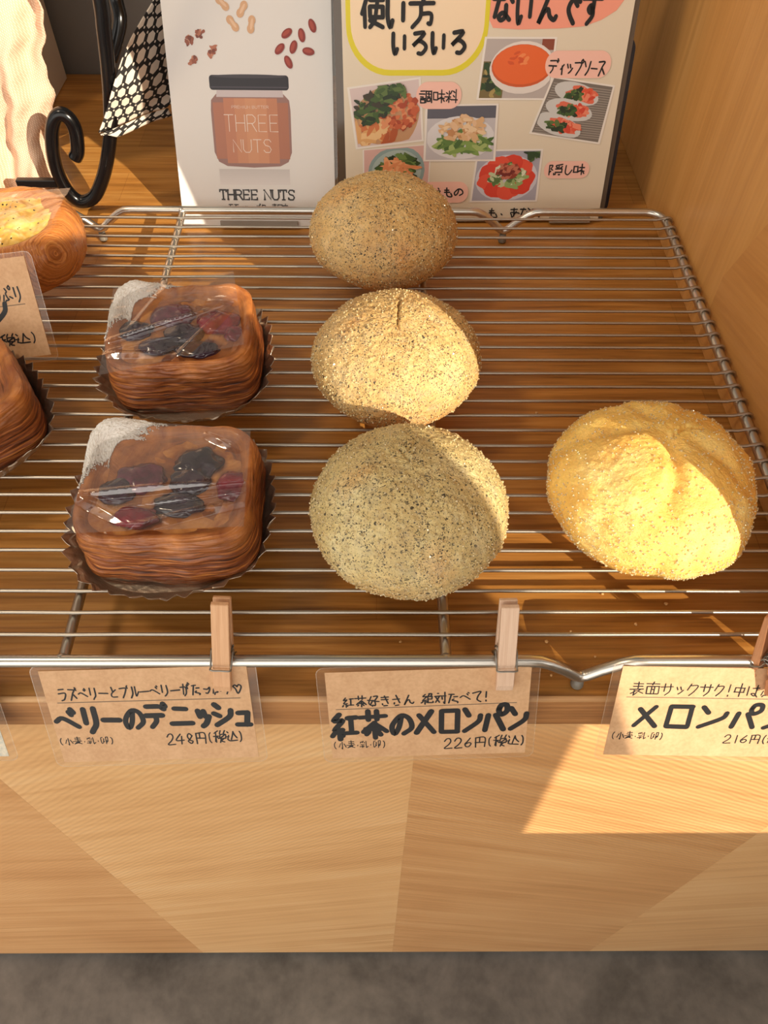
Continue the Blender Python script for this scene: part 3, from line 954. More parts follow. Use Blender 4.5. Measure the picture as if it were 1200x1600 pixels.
PROF = [(0.955, 0.0), (0.99, 0.10), (1.0, 0.30), (0.985, 0.55), (0.965, 0.80), (0.95, 0.93), (0.925, 0.99), (0.875, 1.0), (0.83, 0.965), (0.78, 0.90), (0.70, 0.85)]
def danish(loc, rot, a, b, H, label, seed, mat, fill, berries, sugar, lift=(0, 0, 0, 0), cup=(0.05, 0.016), cupoff=(0, 0), n=4.6, dome=0.0, group=None):
    t = empty('danish_pastry', loc, label, 'pastry', group, (0, 0, rot))
    sv = Vector((seed * 2.3, seed * 1.1, seed))
    if cup:
        foil_cup(t, cup[0], cup[1], seed, rot, cupoff)
    prof = catmull([(p[0], p[1], 0) for p in PROF], 7)
    m = len(prof)
    def surf(th, u, extra=0.0):
        f = u * (m - 1)
        i = min(int(f), m - 2)
        q = prof[i].lerp(prof[i + 1], f - i)
        rs, zs = q.x, q.y
        ca, sa = math.cos(th), math.sin(th)
        nn = n if zs < 0.5 and u < 0.5 else n
        r = sup(th, a, b, nn) * rs
        z = zs * H
        lf = 0.0
        for ang, l in zip((45, 135, 225, 315), lift):
            d = (th - math.radians(ang) + PI) % (2 * PI) - PI
            lf += l * math.exp(-(d / 0.38) ** 2)
        z += lf * min(1, max(0, (zs - 0.3) / 0.6))
        base = Vector((r * ca, r * sa, z))
        nv = Vector((ca, sa, 0)) if u < 0.5 else Vector((ca * 0.3, sa * 0.3, 1)).normalized()
        o = 0.0022 * mn.noise(Vector((ca * 1.3, sa * 1.3, zs * 0.8)) + sv) + 0.0012 * mn.noise(base * 90 + sv)
        if u < 0.62:
            zw = z + 0.0016 * mn.noise(Vector((ca * 2.2, sa * 2.2, z * 40)) + sv)
            o += 0.0015 * (abs(mn.noise(Vector((ca * 1.6, sa * 1.6, zw * 480)) + sv)) - 0.25) * min(1, u * 8)
            o += 0.0006 * mn.noise(Vector((ca * 5, sa * 5, zw * 1300)) + sv) * min(1, u * 8)
        return base + nv * (o + extra)
    nt, ns = 200, 110
    V, F = [], []
    for i in range(ns + 1):
        for k in range(nt):
            V.append(surf(2 * PI * k / nt, i / ns))
    for i in range(ns):
        for k in range(nt):
            k2 = (k + 1) % nt
            F.append([i * nt + k, i * nt + k2, (i + 1) * nt + k2, (i + 1) * nt + k])
    F.append(list(range(nt))[::-1])
    F.append([ns * nt + k for k in range(nt)])
    for v in V:
        v.z = max(0.0004, v.z)
    body = mesh('crust', V, F, mat, t)
    # filling
    V, F = [], []
    nr, nt2 = 26, 96
    def fz(x, y, rr):
        return H * (0.865 + dome * (1 - rr * rr)) + 0.0022 * mn.noise(Vector((x, y, seed)) * 70) + 0.001 * mn.noise(Vector((x, y, seed)) * 190)
    for i in range(nr + 1):
        rr = i / nr
        for k in range(nt2):
            th = 2 * PI * k / nt2
            r = sup(th, a, b, n) * 0.84 * rr
            x, y = r * math.cos(th), r * math.sin(th)
            V.append((x, y, fz(x, y, rr)))
    for i in range(nr):
        for k in range(nt2):
            k2 = (k + 1) % nt2
            F.append([i * nt2 + k, (i + 1) * nt2 + k, (i + 1) * nt2 + k2, i * nt2 + k2])
    fo = mesh('filling', V, F, fill, t)
    at = fo.data.attributes.new('stain', 'FLOAT', 'POINT')
    for i_, v_ in enumerate(V):
        f_ = 0.0
        for (x, y, rx, ry, rz, bmat) in berries:
            d_ = math.hypot((v_[0] - x) / rx, (v_[1] - y) / ry)
            f_ = max(f_, 1 - max(0, d_ - 0.9) / 0.35)
        at.data[i_].value = max(0.0, min(1.0, f_ + 0.5 * mn.noise(Vector(v_) * 220)) if f_ > 0 else 0.0)
    # berries sunk in the filling
    for (x, y, rx, ry, rz, bmat) in berries:
        bm = bmesh.new()
        bmesh.ops.create_icosphere(bm, subdivisions=4, radius=1)
        Vb = []
        for v in bm.verts:
            q = v.co
            k = 1 + 0.22 * mn.noise(q * 1.9 + Vector((x, y, 0)) * 300) + 0.06 * mn.noise(q * 6 + sv)
            dim = -0.22 * math.exp(-((q.x - .1) ** 2 + (q.y + .1) ** 2) / 0.12) if q.z > 0 else 0
            Vb.append(Vector((q.x * rx * k, q.y * ry * k, (q.z * k + dim) * rz * 0.62)))
        bm.verts.index_update()
        Fb = [[v.index for v in f.verts] for f in bm.faces]
        bm.free()
        z0 = fz(x, y, min(1, math.hypot(x / a, y / b)))
        mesh('berry', [v + Vector((x, y, z0 + rz * 0.12)) for v in Vb], Fb, bmat, t)
    if sugar:
        a0, a1 = sugar
        V, F = [], []
        na, nu = 150, 110
        keep = {}
        for i in range(na + 1):
            for j in range(nu + 1):
                th = math.radians(a0 + (a1 - a0) * i / na)
                u = 0.44 + 0.56 * j / nu
                off = abs(2 * i / na - 1)
                e2 = min(j / nu * 4, 1.0)
                f = min(e2, 1.5 * (1 - off)) - 1.15 * max(0, j / nu - 0.30) * (0.25 + 1.7 * off)
                f += 0.35 * mn.noise(Vector((i * .12, j * .12, seed))) + 0.40 * mn.noise(Vector((i * .5, j * .5, seed))) + 0.25 * mn.noise(Vector((i * 1.3, j * 1.3, seed)))
                keep[(i, j)] = f
                V.append(surf(th, u, 0.0005 + 0.0008 * max(0, min(1, f)) + 0.0005 * mn.noise(Vector((i, j, seed)) * 0.35) + 0.0005 * mn.noise(Vector((i, j, seed)) * 0.9)))
        for i in range(na):
            for j in range(nu):
                if keep[(i, j)] > 0.22 and keep[(i + 1, j + 1)] > 0.16:
                    q = i * (nu + 1) + j
                    F.append([q, q + nu + 1, q + nu + 2, q + 1])
        o = mesh('icing_sugar', V, F, M_ice, t)
        o.modifiers.new('thickness', 'SOLIDIFY').thickness = 0.0006
        o['kind'] = 'stuff'
    return t

BG = 'berry danish pastries in foil cups'
danish((-0.1000, 0.0830, ZT - 0.0002), 0.02, 0.0435, 0.0375, 0.0350, 'dark berry danish in a foil cup under film, at the front left of the rack', 11, M_past, M_cust,
       [(-0.014, 0.004, 0.0125, 0.010, 0.006, M_pb), (-0.023, -0.004, 0.009, 0.0075, 0.006, M_bb), (0.013, 0.013, 0.0115, 0.010, 0.007, M_bb), (0.010, 0.001, 0.010, 0.008, 0.006, M_bb), (0.007, -0.012, 0.012, 0.007, 0.006, M_bb), (0.031, -0.001, 0.008, 0.009, 0.007, M_rb), (-0.012, -0.020, 0.011, 0.006, 0.005, M_rb)],
       (92, 186), (0.000, 0.006, -0.001, -0.001), (0.0510, 0.013), (-0.0025, 0.0015), group=BG)
danish((-0.1110, 0.1975, ZT - 0.0002), 0.06, 0.0425, 0.0365, 0.0350, 'berry danish in a foil cup under film, behind the front one, right side sunlit', 23, M_past, M_cust,
       [(-0.006, 0.012, 0.0125, 0.010, 0.006, M_pb), (-0.026, -0.001, 0.010, 0.008, 0.005, M_bb), (0.020, 0.004, 0.012, 0.0105, 0.008, M_rb), (0.002, -0.005, 0.011, 0.008, 0.006, M_bb), (0.010, -0.017, 0.013, 0.007, 0.006, M_bb), (-0.012, -0.014, 0.011, 0.007, 0.005, M_bb), (0.030, -0.006, 0.006, 0.006, 0.006, M_rb)],
       (94, 192), (0.003, 0.005, -0.001, 0.0), (0.0505, 0.014), (-0.001, 0.0005), group=BG)
danish((-0.2320, 0.1450, ZT - 0.0002), 0.55, 0.0445, 0.0400, 0.0350, 'yellow custard danish in a foil cup at the left edge, below the propped tag', 31, M_past, M_cust2,
       [], None, (0, 0, 0, 0.002), (0.0505, 0.013), (0, 0))

def coil_danish():
    t = empty('savoury_danish', (-0.2440, 0.3030, ZT - 0.0002), 'golden coiled danish topped with cheese and potato at the upper left', 'pastry')
    m = newmat('coiled_crust', rough=0.34, coat=0.3)
    g = N(m)
    v = g.coords()
    cx = Vector((0.040, -0.026, 0.026))
    sub = g.n('ShaderNodeVectorMath', operation='DISTANCE')
    g.L.new(v, sub.inputs[0])
    sub.inputs[1].default_value = cx
    dd = g.math('MULTIPLY_ADD', g.noise(v, 38, 4, 0.6), 0.012, sub.outputs['Value'])
    cmb = g.n('ShaderNodeCombineXYZ')
    g.L.new(g.math('MULTIPLY', dd, 1100.0), cmb.inputs[0])
    g.L.new(g.math('MULTIPLY', g.noise(v, 20, 2), 4.0), cmb.inputs[1])
    f = g.noise(cmb.outputs[0], 1.0, 4, 0.65)
    g.L.new(g.ramp(f, [(0.30, srgb(132, 68, 28)), (0.48, srgb(198, 120, 56)), (0.72, srgb(234, 168, 94))]), pbsdf(m).inputs['Base Color'])
    g.L.new(g.bump(f, 0.6, 0.0009), pbsdf(m).inputs['Normal'])
    R, H = 0.0485, 0.034
    V, F = [], []
    nt, ns = 200, 90
    prof = catmull([(0.80, 0, 0), (0.94, 0.12, 0), (1.0, 0.4, 0), (0.98, 0.65, 0), (0.92, 0.86, 0), (0.82, 0.99, 0), (0.70, 1.0, 0), (0.60, 0.92, 0), (0.5, 0.82, 0)], 8)
    mm = len(prof)
    for i in range(ns + 1):
        fx = i / ns * (mm - 1)
        j = min(int(fx), mm - 2)
        q = prof[j].lerp(prof[j + 1], fx - j)
        for k in range(nt):
            th = 2 * PI * k / nt
            r = R * q.x * (1 + 0.04 * mn.noise(Vector((math.cos(th), math.sin(th), 5)) * 1.3))
            p = Vector((r * math.cos(th), r * math.sin(th) * 0.98, q.y * H))
            d = (p - cx).length + 0.003 * mn.noise(p * 45)
            o = 0.0014 * abs(mn.noise(Vector((d * 800, p.z * 20, 0)))) + 0.0015 * mn.noise(p * 60)
            nv = Vector((math.cos(th), math.sin(th), 0.3 if q.y < .8 else 1.2)).normalized()
            V.append(p + nv * o)
            V[-1].z = max(0.0004, V[-1].z)
    for i in range(ns):
        for k in range(nt):
            k2 = (k + 1) % nt
            F.append([i * nt + k, i * nt + k2, (i + 1) * nt + k2, (i + 1) * nt + k])
    F.append(list(range(nt))[::-1])
    F.append([ns * nt + k for k in range(nt)])
    mesh('crust', V, F, m, t)
    mf = newmat('cheese_topping', rough=0.2, coat=0.4)
    g = N(mf)
    v = g.coords()
    col = g.ramp(g.noise(v, 70, 4, 0.6, 0.6), [(0.3, srgb(214, 150, 40)), (0.5, srgb(232, 190, 96)), (0.68, srgb(240, 220, 160))])
    vo = g.n('ShaderNodeTexVoronoi')
    g.L.new(v, vo.inputs['Vector'])
    vo.inputs['Scale'].default_value = 300
    sp = g.n('ShaderNodeSeparateColor')
    g.L.new(vo.outputs['Color'], sp.inputs[0])
    hb = g.math('MULTIPLY', g.math('LESS_THAN', vo.outputs['Distance'], 0.22), g.math('LESS_THAN', sp.outputs[0], 0.3))
    col = g.mix(hb, col, srgb(48, 42, 20))
    g.L.new(col, pbsdf(mf).inputs['Base Color'])
    g.L.new(g.bump(g.noise(v, 200, 3), 0.3, 0.001), pbsdf(mf).inputs['Normal'])
    V, F = [], []
    nr, n2 = 40, 120
    for i in range(nr + 1):
        for k in range(n2):
            rr = 0.68 * i / nr
            th = 2 * PI * k / n2
            x, y = R * rr * math.cos(th), R * rr * math.sin(th)
            z = H * 0.92 + 0.004 * mn.noise(Vector((x, y, 0)) * 75) + 0.002 * abs(mn.noise(Vector((x, y, 3)) * 170)) + 0.004 * (1 - (i / nr) ** 2)
            V.append((x, y, z))
    for i in range(nr):
        for k in range(n2):
            k2 = (k + 1) % n2
            F.append([i * n2 + k, (i + 1) * n2 + k, (i + 1) * n2 + k2, i * n2 + k2])
    mesh('topping', V, F, mf, t)
coil_danish()

# ---------------------------------------------------------------- clear films over the pastries
def film(corners, ridges, label, sag=0.0, seed=0):
    """corners TL TR BR BL; ridges (s0,t0,s1,t1,height,width) in sheet coordinates"""
    TL, TR, BR, BL = [Vector(c_) for c_ in corners]
    n, mth = 130, 120
    cen = (TL + TR + BR + BL) / 4
    V, F = [], []
    for j in range(mth + 1):
        for i in range(n + 1):
            s, t = i / n, j / mth
            p = TL.lerp(TR, s).lerp(BL.lerp(BR, s), t)
            z = sag * (4 * s * (1 - s)) * (4 * t * (1 - t)) + 0.0007 * mn.noise(Vector((s * 3, t * 3, seed)))
            for (s0, t0, s1, t1, hh, w) in ridges:
                vx, vy = s1 - s0, t1 - t0
                L = math.hypot(vx, vy)
                u = max(0, min(1, ((s - s0) * vx + (t - t0) * vy) / (L * L)))
                d = math.hypot(s - s0 - u * vx, t - t0 - u * vy)
                z += hh * max(0, 1 - d / w) * (0.35 + 0.65 * math.sin(PI * min(1, u + 0.15)))
            V.append(p + Vector((0, 0, z)) - cen)
    for j in range(mth):
        for i in range(n):
            a = j * (n + 1) + i
            F.append([a, a + n + 1, a + n + 2, a + 1])
    o = mesh('film_sheet', V, F, M_film)
    o.location = cen
    return tag(o, label, 'film', 'clear film sheets on the pastries')
film([(-0.1358, 0.1198, 0.0665), (-0.0624, 0.1126, 0.0665), (-0.0600, 0.0540, 0.0650), (-0.1400, 0.0500, 0.0650)],
     [(0.02, 0.70, 0.98, 0.56, 0.0024, 0.055), (0.02, 0.705, 0.98, 0.565, 0.0016, 0.018), (0.25, 0.80, 0.98, 0.66, 0.0014, 0.02), (0.40, 0.97, 0.98, 0.76, 0.0034, 0.06), (0.72, 0.10, 0.92, 0.22, 0.002, 0.05), (0.02, 0.72, 0.4, 0.97, 0.0022, 0.05)],
     'clear film sheet creased over the front berry danish', -0.0004, 1)
film([(-0.1537, 0.2260, 0.0670), (-0.0850, 0.2388, 0.0690), (-0.0730, 0.1780, 0.0650), (-0.1470, 0.1530, 0.0650)],
     [(0.05, 0.66, 0.97, 0.44, 0.0024, 0.055), (0.05, 0.665, 0.97, 0.445, 0.0016, 0.018), (0.05, 0.76, 0.6, 0.72, 0.0014, 0.02), (0.05, 0.80, 0.5, 0.95, 0.0024, 0.05), (0.55, 0.98, 0.97, 0.46, 0.0038, 0.06), (0.22, 0.50, 0.45, 0.10, 0.0025, 0.05)],
     'clear film sheet folded over the second berry danish', -0.0002, 2)
film([(-0.2850, 0.3160, 0.0700), (-0.2030, 0.3290, 0.0690), (-0.2050, 0.2930, 0.0690), (-0.2800, 0.2680, 0.0685)],
     [(0.05, 0.5, 0.95, 0.35, 0.003, 0.15), (0.5, 0.95, 0.95, 0.5, 0.002, 0.1)],
     'shiny clear film sheet on top of the coiled danish at the upper left', 0.001, 3)

# ---------------------------------------------------------------- the jar poster
def frontal(P, y):
    """flat front-facing polygon at local y"""
    return [(p[0], y, p[1]) for p in P]

class Print:
    """printed picture: flat shapes stacked by hair's breadths, one mesh"""
    def __init__(s, y0):
        s.V, s.F, s.fm, s.mats, s.y = [], [], [], [], y0
    def poly(s, P, mat, lift=True):
        if lift: s.y -= 0.000006
        if mat not in s.mats: s.mats.append(mat)
        o = len(s.V)
        ar = sum(P[i][0] * P[(i + 1) % len(P)][1] - P[(i + 1) % len(P)][0] * P[i][1] for i in range(len(P)))
        P = list(P) if ar > 0 else list(P)[::-1]
        s.V += [(p[0], s.y, p[1]) for p in P]
        s.F.append([o + i for i in range(len(P))])
        s.fm.append(s.mats.index(mat))
    def ell(s, cx, cz, rx, rz, mat, n=28, rot=0.0, wob=0.0, seed=0):
        P = []
        for k in range(n):
            a = 2 * PI * k / n
            w = 1 + wob * mn.noise(Vector((math.cos(a) * 1.7, math.sin(a) * 1.7, seed + cx * 100)))
            x, z = rx * math.cos(a) * w, rz * math.sin(a) * w
            P.append((cx + x * math.cos(rot) - z * math.sin(rot), cz + x * math.sin(rot) + z * math.cos(rot)))
        s.poly(P, mat)
    def stroke(s, P, w, mat):
        s.y -= 0.000006
        if mat not in s.mats: s.mats.append(mat)
        V, F = ribbon(P, w, -s.y)
        F = fix(V, F)
        o = len(s.V)
        s.V += V
        s.F += [[i + o for i in f] for f in F]
        s.fm += [s.mats.index(mat)] * len(F)
    def build(s, name, parent):
        return mesh(name, s.V, s.F, None, parent, smooth=False, mats=s.mats, fm=s.fm)

mm_ = lambda *a: tuple(v / 1000 for v in a)
poster = empty('nut_butter_poster', (-0.0917, 0.3920, 0.0022), 'white advertising card with a jar of nut butter, leaning behind the rack at the left', 'poster', None, (-0.4472, 0, -0.0026))
M_paperA = newmat('white_card', srgb(222, 218, 214), 0.35)
slab('card', [(-0.0593, 0), (0.0593, 0), (0.0593, 0.205), (-0.0593, 0.205)], 0, 0.0012, M_paperA, poster)
slab('acrylic_backing', [(-0.0598, 0), (0.0618, 0), (0.0618, 0.205), (-0.0598, 0.205)], 0.0014, 0.0034, M_acryl, poster)
slab('stand_lip', [(-0.030, -0.0005), (0.030, -0.0005), (0.030, 0.0038), (-0.030, 0.0038)], -0.0032, -0.0003, newmat('grey_acrylic_lip', srgb(140, 130, 118), 0.2), poster)
# jar picture
pj = Print(-0.00008)
def jar():
    c_ = -0.0014
    for k in range(10):   # pale mirror image under the jar, printed in steps of grey
        z1 = 0.0405 - k * 0.0011
        q = 198 + k * 2
        pj.poly([(c_ - 0.0265, z1 - 0.0011), (c_ + 0.0265, z1 - 0.0011), (c_ + 0.0268, z1), (c_ - 0.0268, z1)], flat(q + 2, q - 4, q - 6), lift=(k == 0))
    body = [(-0.0245, .0905), (-0.0285, .0865), (-0.0292, .080), (-0.0290, .052), (-0.0262, .0455), (-0.020, .0425), (0, .0415), (0.020, .0425), (0.0262, .0455), (0.0290, .052), (0.0292, .080), (0.0285, .0865), (0.0245, .0905)]
    pj.poly([(c_ + x, z) for x, z in body], flat(150, 112, 104))
    cols = [(176, 116, 92), (190, 126, 96), (200, 138, 102), (206, 146, 108), (204, 142, 104), (192, 128, 94), (172, 110, 84)]
    for i, cc in enumerate(cols):
        x0 = -0.0275 + i * 0.055 / 7
        x1 = x0 + 0.055 / 7
        zb = 0.0475 if i in (0, 6) else 0.0445
        zt = 0.0850 if i in (0, 6) else 0.0878
        pj.poly([(c_ + x0, zb), (c_ + x1, zb), (c_ + x1, zt), (c_ + x0, zt)], flat(*cc), lift=(i == 0))
    pj.poly([(c_ - 0.0245, .0885), (c_ + 0.0245, .0885), (c_ + 0.0238, .0935), (c_ - 0.0238, .0935)], flat(200, 188, 190))
    lid = rrect(c_ - 0.0287, c_ + 0.0287, 0.0930, 0.1025, 0.0022)
    pj.poly(lid, flat(38, 34, 42))
    pj.ell(c_, 0.1018, 0.0268, 0.0012, flat(66, 62, 70))
    pj.poly([(c_ - 0.0280, .0945), (c_ + 0.0280, .0945), (c_ + 0.0280, .0952), (c_ - 0.0280, .0952)], flat(74, 68, 78))
jar()
for x, z, a, s_ in ((-41.9, 123.7, .3, 5.2), (-33.8, 128.2, 1.0, 4.2), (-26.5, 117.5, .9, 5.2), (-40.9, 111.6, .2, 4.8)):
    for q in range(9):
        pj.ell((x + rnd.uniform(-2.6, 2.6)) / 1000, (z + rnd.uniform(-2.6, 2.6)) / 1000, rnd.uniform(1.2, 2.6) / 1000, rnd.uniform(.8, 1.6) / 1000, flat(*rnd.choice([(150, 84, 62), (176, 110, 84), (120, 62, 46), (198, 140, 110)])), 10, rnd.uniform(0, 3), .5, q)
for x, z, a in ((-16.5, 146.0, -.75), (-3.0, 142.5, 1.0), (-10.2, 134.0, -.9), (2.8, 133.5, 1.35)):
    L = 7.2
    for q, rr in ((-.36, 3.0), (.36, 3.0), (0, 2.4)):
        pj.ell((x + math.cos(a) * L * q) / 1000, (z + math.sin(a) * L * q) / 1000, rr / 1000, rr * .86 / 1000, flat(210, 166, 128), 16, a)
    pj.ell((x + .3) / 1000, (z + .3) / 1000, 3.6 / 1000, .9 / 1000, flat(224, 188, 154), 14, a)
for x, z, a in ((27.5, 128.4, .6), (38.0, 127.3, -1.4), (45.7, 133.1, -1.2), (22.0, 118.9, .75), (31.8, 120.1, 1.2), (42.4, 117.5, -.15), (27.8, 110.8, -1.1)):
    pj.ell(x / 1000, z / 1000, 4.4 / 1000, 2.5 / 1000, flat(138, 46, 36), 16, a)
    pj.ell((x - .3) / 1000, (z + .3) / 1000, 3.0 / 1000, 1.2 / 1000, flat(168, 70, 52), 12, a)
pj.build('printed_picture', poster)

BL = {'T': [[(0, 9), (8, 9)], [(4, 9), (4, 0)]], 'H': [[(0, 9), (0, 0)], [(8, 9), (8, 0)], [(0, 4.6), (8, 4.6)]], 'R': [[(0, 0), (0, 9)], [(0, 9), (5, 9), (7.4, 7.4), (7, 5.4), (5, 4.4), (0, 4.4)], [(4, 4.4), (8, 0)]],
      'E': [[(7, 9), (0, 9), (0, 0), (7, 0)], [(0, 4.6), (6, 4.6)]], 'N': [[(0, 0), (0, 9), (8, 0), (8, 9)]], 'U': [[(0, 9), (0, 2), (2, 0), (6, 0), (8, 2), (8, 9)]], 'S': [[(7.6, 7.4), (6, 9), (2, 9), (0.4, 7), (2, 5), (6, 4.2), (7.6, 2), (6, 0), (2, 0), (0.2, 1.6)]],
      'P': [[(0, 0), (0, 9), (6, 9), (7.4, 7), (6, 4.6), (0, 4.6)]], 'M': [[(0, 0), (0, 9), (4, 3), (8, 9), (8, 0)]], 'I': [[(4, 9), (4, 0)]], 'B': [[(0, 0), (0, 9), (5.6, 9), (7, 7), (5.6, 4.8), (0, 4.8)], [(5.6, 4.8), (7.6, 2.4), (5.8, 0), (0, 0)]]}
SER = {'T': [(1.6, 0, 6.4, 0), (0, 9, 0, 6.8), (8, 9, 8, 6.8)], 'H': [(-1.2, 0, 1.4, 0), (6.6, 0, 9.2, 0), (-1.2, 9, 1.4, 9), (6.6, 9, 9.2, 9)], 'R': [(-1.2, 0, 1.8, 0), (7, 0, 9.2, 0), (-1.2, 9, 0, 9)], 'E': [(-1.2, 0, 0, 0), (-1.2, 9, 0, 9), (7, 0, 7, 2.2), (7, 9, 7, 6.8)],
       'N': [(-1.4, 0, 1.4, 0), (-1.4, 9, 1, 9), (6.6, 9, 9.4, 9)], 'U': [(-1.4, 9, 1.4, 9), (6.6, 9, 9.4, 9)], 'S': [(7.6, 9.2, 7.6, 6.6), (0.2, 2.4, 0.2, -.2)]}
def block(name, text, x0, x1, z0, z1, w, mat, parent, serif=True, gap=0.26, depth=0.0003, spread=None):
    n = len(text)
    ws = [0.55 if c_ in ' I' else 1.0 for c_ in text]
    cell = (x1 - x0) / (sum(ws) + gap * (n - 1))
    x = x0
    parts = []
    k = 0
    for ch, cw in zip(text, ws):
        for st_ in BL.get(ch, []):
            k += 1
            P = [(x + cell * cw * p[0] / 8.0, z0 + (z1 - z0) * p[1] / 9.0) for p in st_]
            parts.append(ribbon(P, w, depth + .000006 * (k % 5)))
        if serif:
            for s_ in SER.get(ch, []):
                k += 1
                P = [(x + cell * cw * s_[i] / 8.0, z0 + (z1 - z0) * s_[i + 1] / 9.0) for i in (0, 2)]
                parts.append(ribbon(P, w * 0.85, depth + .000006 * (k % 5), False))
        x += cell * (cw + gap)
    V, F = merge(parts)
    return mesh(name, V, fix(V, F), mat, parent, smooth=False)
M_ink = flat(48, 44, 44)
block('printed_words', 'THREE NUTS', -0.0290, 0.0282, 0.0190, 0.0258, 0.00115, M_ink, poster)
writing('printed_words', '天然ナッツバター専門店', -0.0234, 0.0227, 0.0105, 0.0160, 0.0006, M_ink, poster, 0.0003, jit=0.0)
M_pale = flat(236, 222, 210)
block('printed_words', 'THREE', -0.0213, 0.0189, 0.0660, 0.0770, 0.00045, M_pale, poster, False)
block('printed_words', 'NUTS', -0.0160, 0.0125, 0.0520, 0.0606, 0.00045, M_pale, poster, False)
block('printed_words', 'PREMIUM BUTTER', -0.0152, 0.0118, 0.0812, 0.0830, 0.0002, M_pale, poster, False)

# ---------------------------------------------------------------- the menu board
board = empty('menu_board', (0.0759, 0.4000, 0.0022), 'cream handwritten menu board with food photos leaning behind the rack at the right', 'sign', None, (-0.2509, 0, 0.0209))
M_cream = newmat('cream_paper', srgb(226, 214, 192), 0.4)
slab('paper', [(-0.0995, 0.0), (0.0992, 0.0), (0.0992, 0.24), (-0.0995, 0.24)], 0, 0.0008, M_cream, board)
slab('acrylic_case', [(-0.1048, 0), (0.1030, 0), (0.1030, 0.24), (-0.1048, 0.24)], 0.0010, 0.0050, newmat('smoky_acrylic', srgb(92, 80, 68), 0.15), board)
slab('case_lip', [(0.060, -0.0008), (0.092, -0.0008), (0.092, 0.0030), (0.060, 0.0030)], -0.0034, -0.0004, newmat('grey_case_lip', srgb(150, 136, 120), 0.2), board)
# bubbles
pb = Print(-0.0001)
P = rrect(-0.0967, 0.0011, 0.1012, 0.186, 0.030, 10)
pb.poly(P, flat(226, 212, 40))
pb.poly(rrect(-0.0935, -0.0020, 0.1048, 0.183, 0.0275, 10), flat(246, 222, 188))
pb.build('yellow_bubble', board)
pp = Print(-0.00022)
P = [(0.0010, 0.190), (0.0012, 0.1345), (0.004, 0.1300), (0.022, 0.1290), (0.050, 0.1296), (0.0665, 0.1308), (0.0780, 0.1345), (0.0875, 0.1400), (0.0945, 0.150), (0.0965, 0.190)]
pp.poly(P, flat(244, 160, 136))
pp.build('pink_bubble', board)
writing('writing', '使い方', -0.0880, -0.0365, 0.1305, 0.1480, 0.0027, M_black, board, 0.0005, jit=.1, seed=3)
writing('writing', 'いろいろ', -0.0665, -0.0125, 0.1145, 0.1280, 0.0026, M_black, board, 0.0005, jit=.1, seed=4, fill=.86, rise=.001)
writing('writing', 'ないんです', 0.0020, 0.0780, 0.1325, 0.1510, 0.0027, M_black, board, 0.0005, jit=.1, seed=5, fill=.86)
def cap(txt, x0, x1, z0, z1, bx0, bx1, bz0, bz1, seed, w=0.0009, widths=None, rise=0.0):
    q = Print(-0.0006)
    q.poly(rrect(bx0, bx1, bz0, bz1, (bz1 - bz0) * 0.48, 8), flat(246, 196, 180))
    o = q.build('caption', board)
    writing('writing', txt, x0, x1, z0, z1, w, M_black, o, 0.0008, jit=.15, seed=seed, fill=.95, widths=widths, rise=rise)
cap('調味料', -0.0455, -0.0178, 0.0842, 0.0925, -0.0475, -0.0150, 0.0800, 0.0975, 11, 0.00085)
cap('ディップソース', 0.0455, 0.0865, 0.1020, 0.1115, 0.0430, 0.0895, 0.0995, 0.1165, 12, 0.0010, [1.1, .8, .9, 1.1, .9, .7, 1], rise=-.001)
cap('隠し味', 0.0538, 0.0822, 0.0346, 0.0420, 0.0512, 0.0858, 0.0318, 0.0442, 13, 0.0010, [1.2, .8, 1])
cap('和えもの', -0.0400, -0.0095, 0.0190, 0.0260, -0.0423, -0.0055, 0.0142, 0.0298, 14, 0.0010)
writing('writing', 'も、あなた', 0.0110, 0.0530, 0.0030, 0.0105, 0.0010, M_black, board, 0.0005, jit=.15, seed=9)

def photo(corners, draw, depth):
    """white-bordered print; draw(Print, f) paints through f(s,t) -> local point"""
    BLc, BRc, TRc, TLc = [Vector(c_) / 1000 for c_ in corners]
    q = Print(-depth)
    q.poly([BLc, BRc, TRc, TLc], flat(236, 230, 222))
    f = lambda s, t: tuple(BLc.lerp(BRc, s).lerp(TLc.lerp(TRc, s), t))
    draw(q, f)
    q.build('food_photo', board)
def quad(q, f, s0, t0, s1, t1, mat):
    q.poly([f(s0, t0), f(s1, t0), f(s1, t1), f(s0, t1)], mat)
def blob(q, f, s, t, rs, rt, mat, rot=0.0, wob=0.0, seed=0, n=26, clip=0.04):
    P = []
    for k in range(n):
        a = 2 * PI * k / n
        w = 1 + wob * mn.noise(Vector((math.cos(a) * 1.8, math.sin(a) * 1.8, seed * 3.3)))
        x, y = rs * math.cos(a) * w, rt * math.sin(a) * w
        u = s + x * math.cos(rot) - y * math.sin(rot)
        v = t + x * math.sin(rot) + y * math.cos(rot)
        P.append(f(min(1 - clip, max(clip, u)), min(1 - clip, max(clip, v))))
    q.poly(P, mat)
def bits(q, f, n, s, t, rs, rt, size, cols, seed, long=2.2):
    r = random.Random(seed)
    for i in range(n):
        a, d = r.uniform(0, 2 * PI), math.sqrt(r.random())
        z = size * r.uniform(.6, 1.3)
        blob(q, f, s + rs * d * math.cos(a), t + rt * d * math.sin(a), z * long, z, flat(*r.choice(cols)), r.uniform(0, PI), 0.5, i, 10)
GREEN = [(44, 70, 34), (66, 94, 44), (34, 52, 30), (92, 116, 60)]
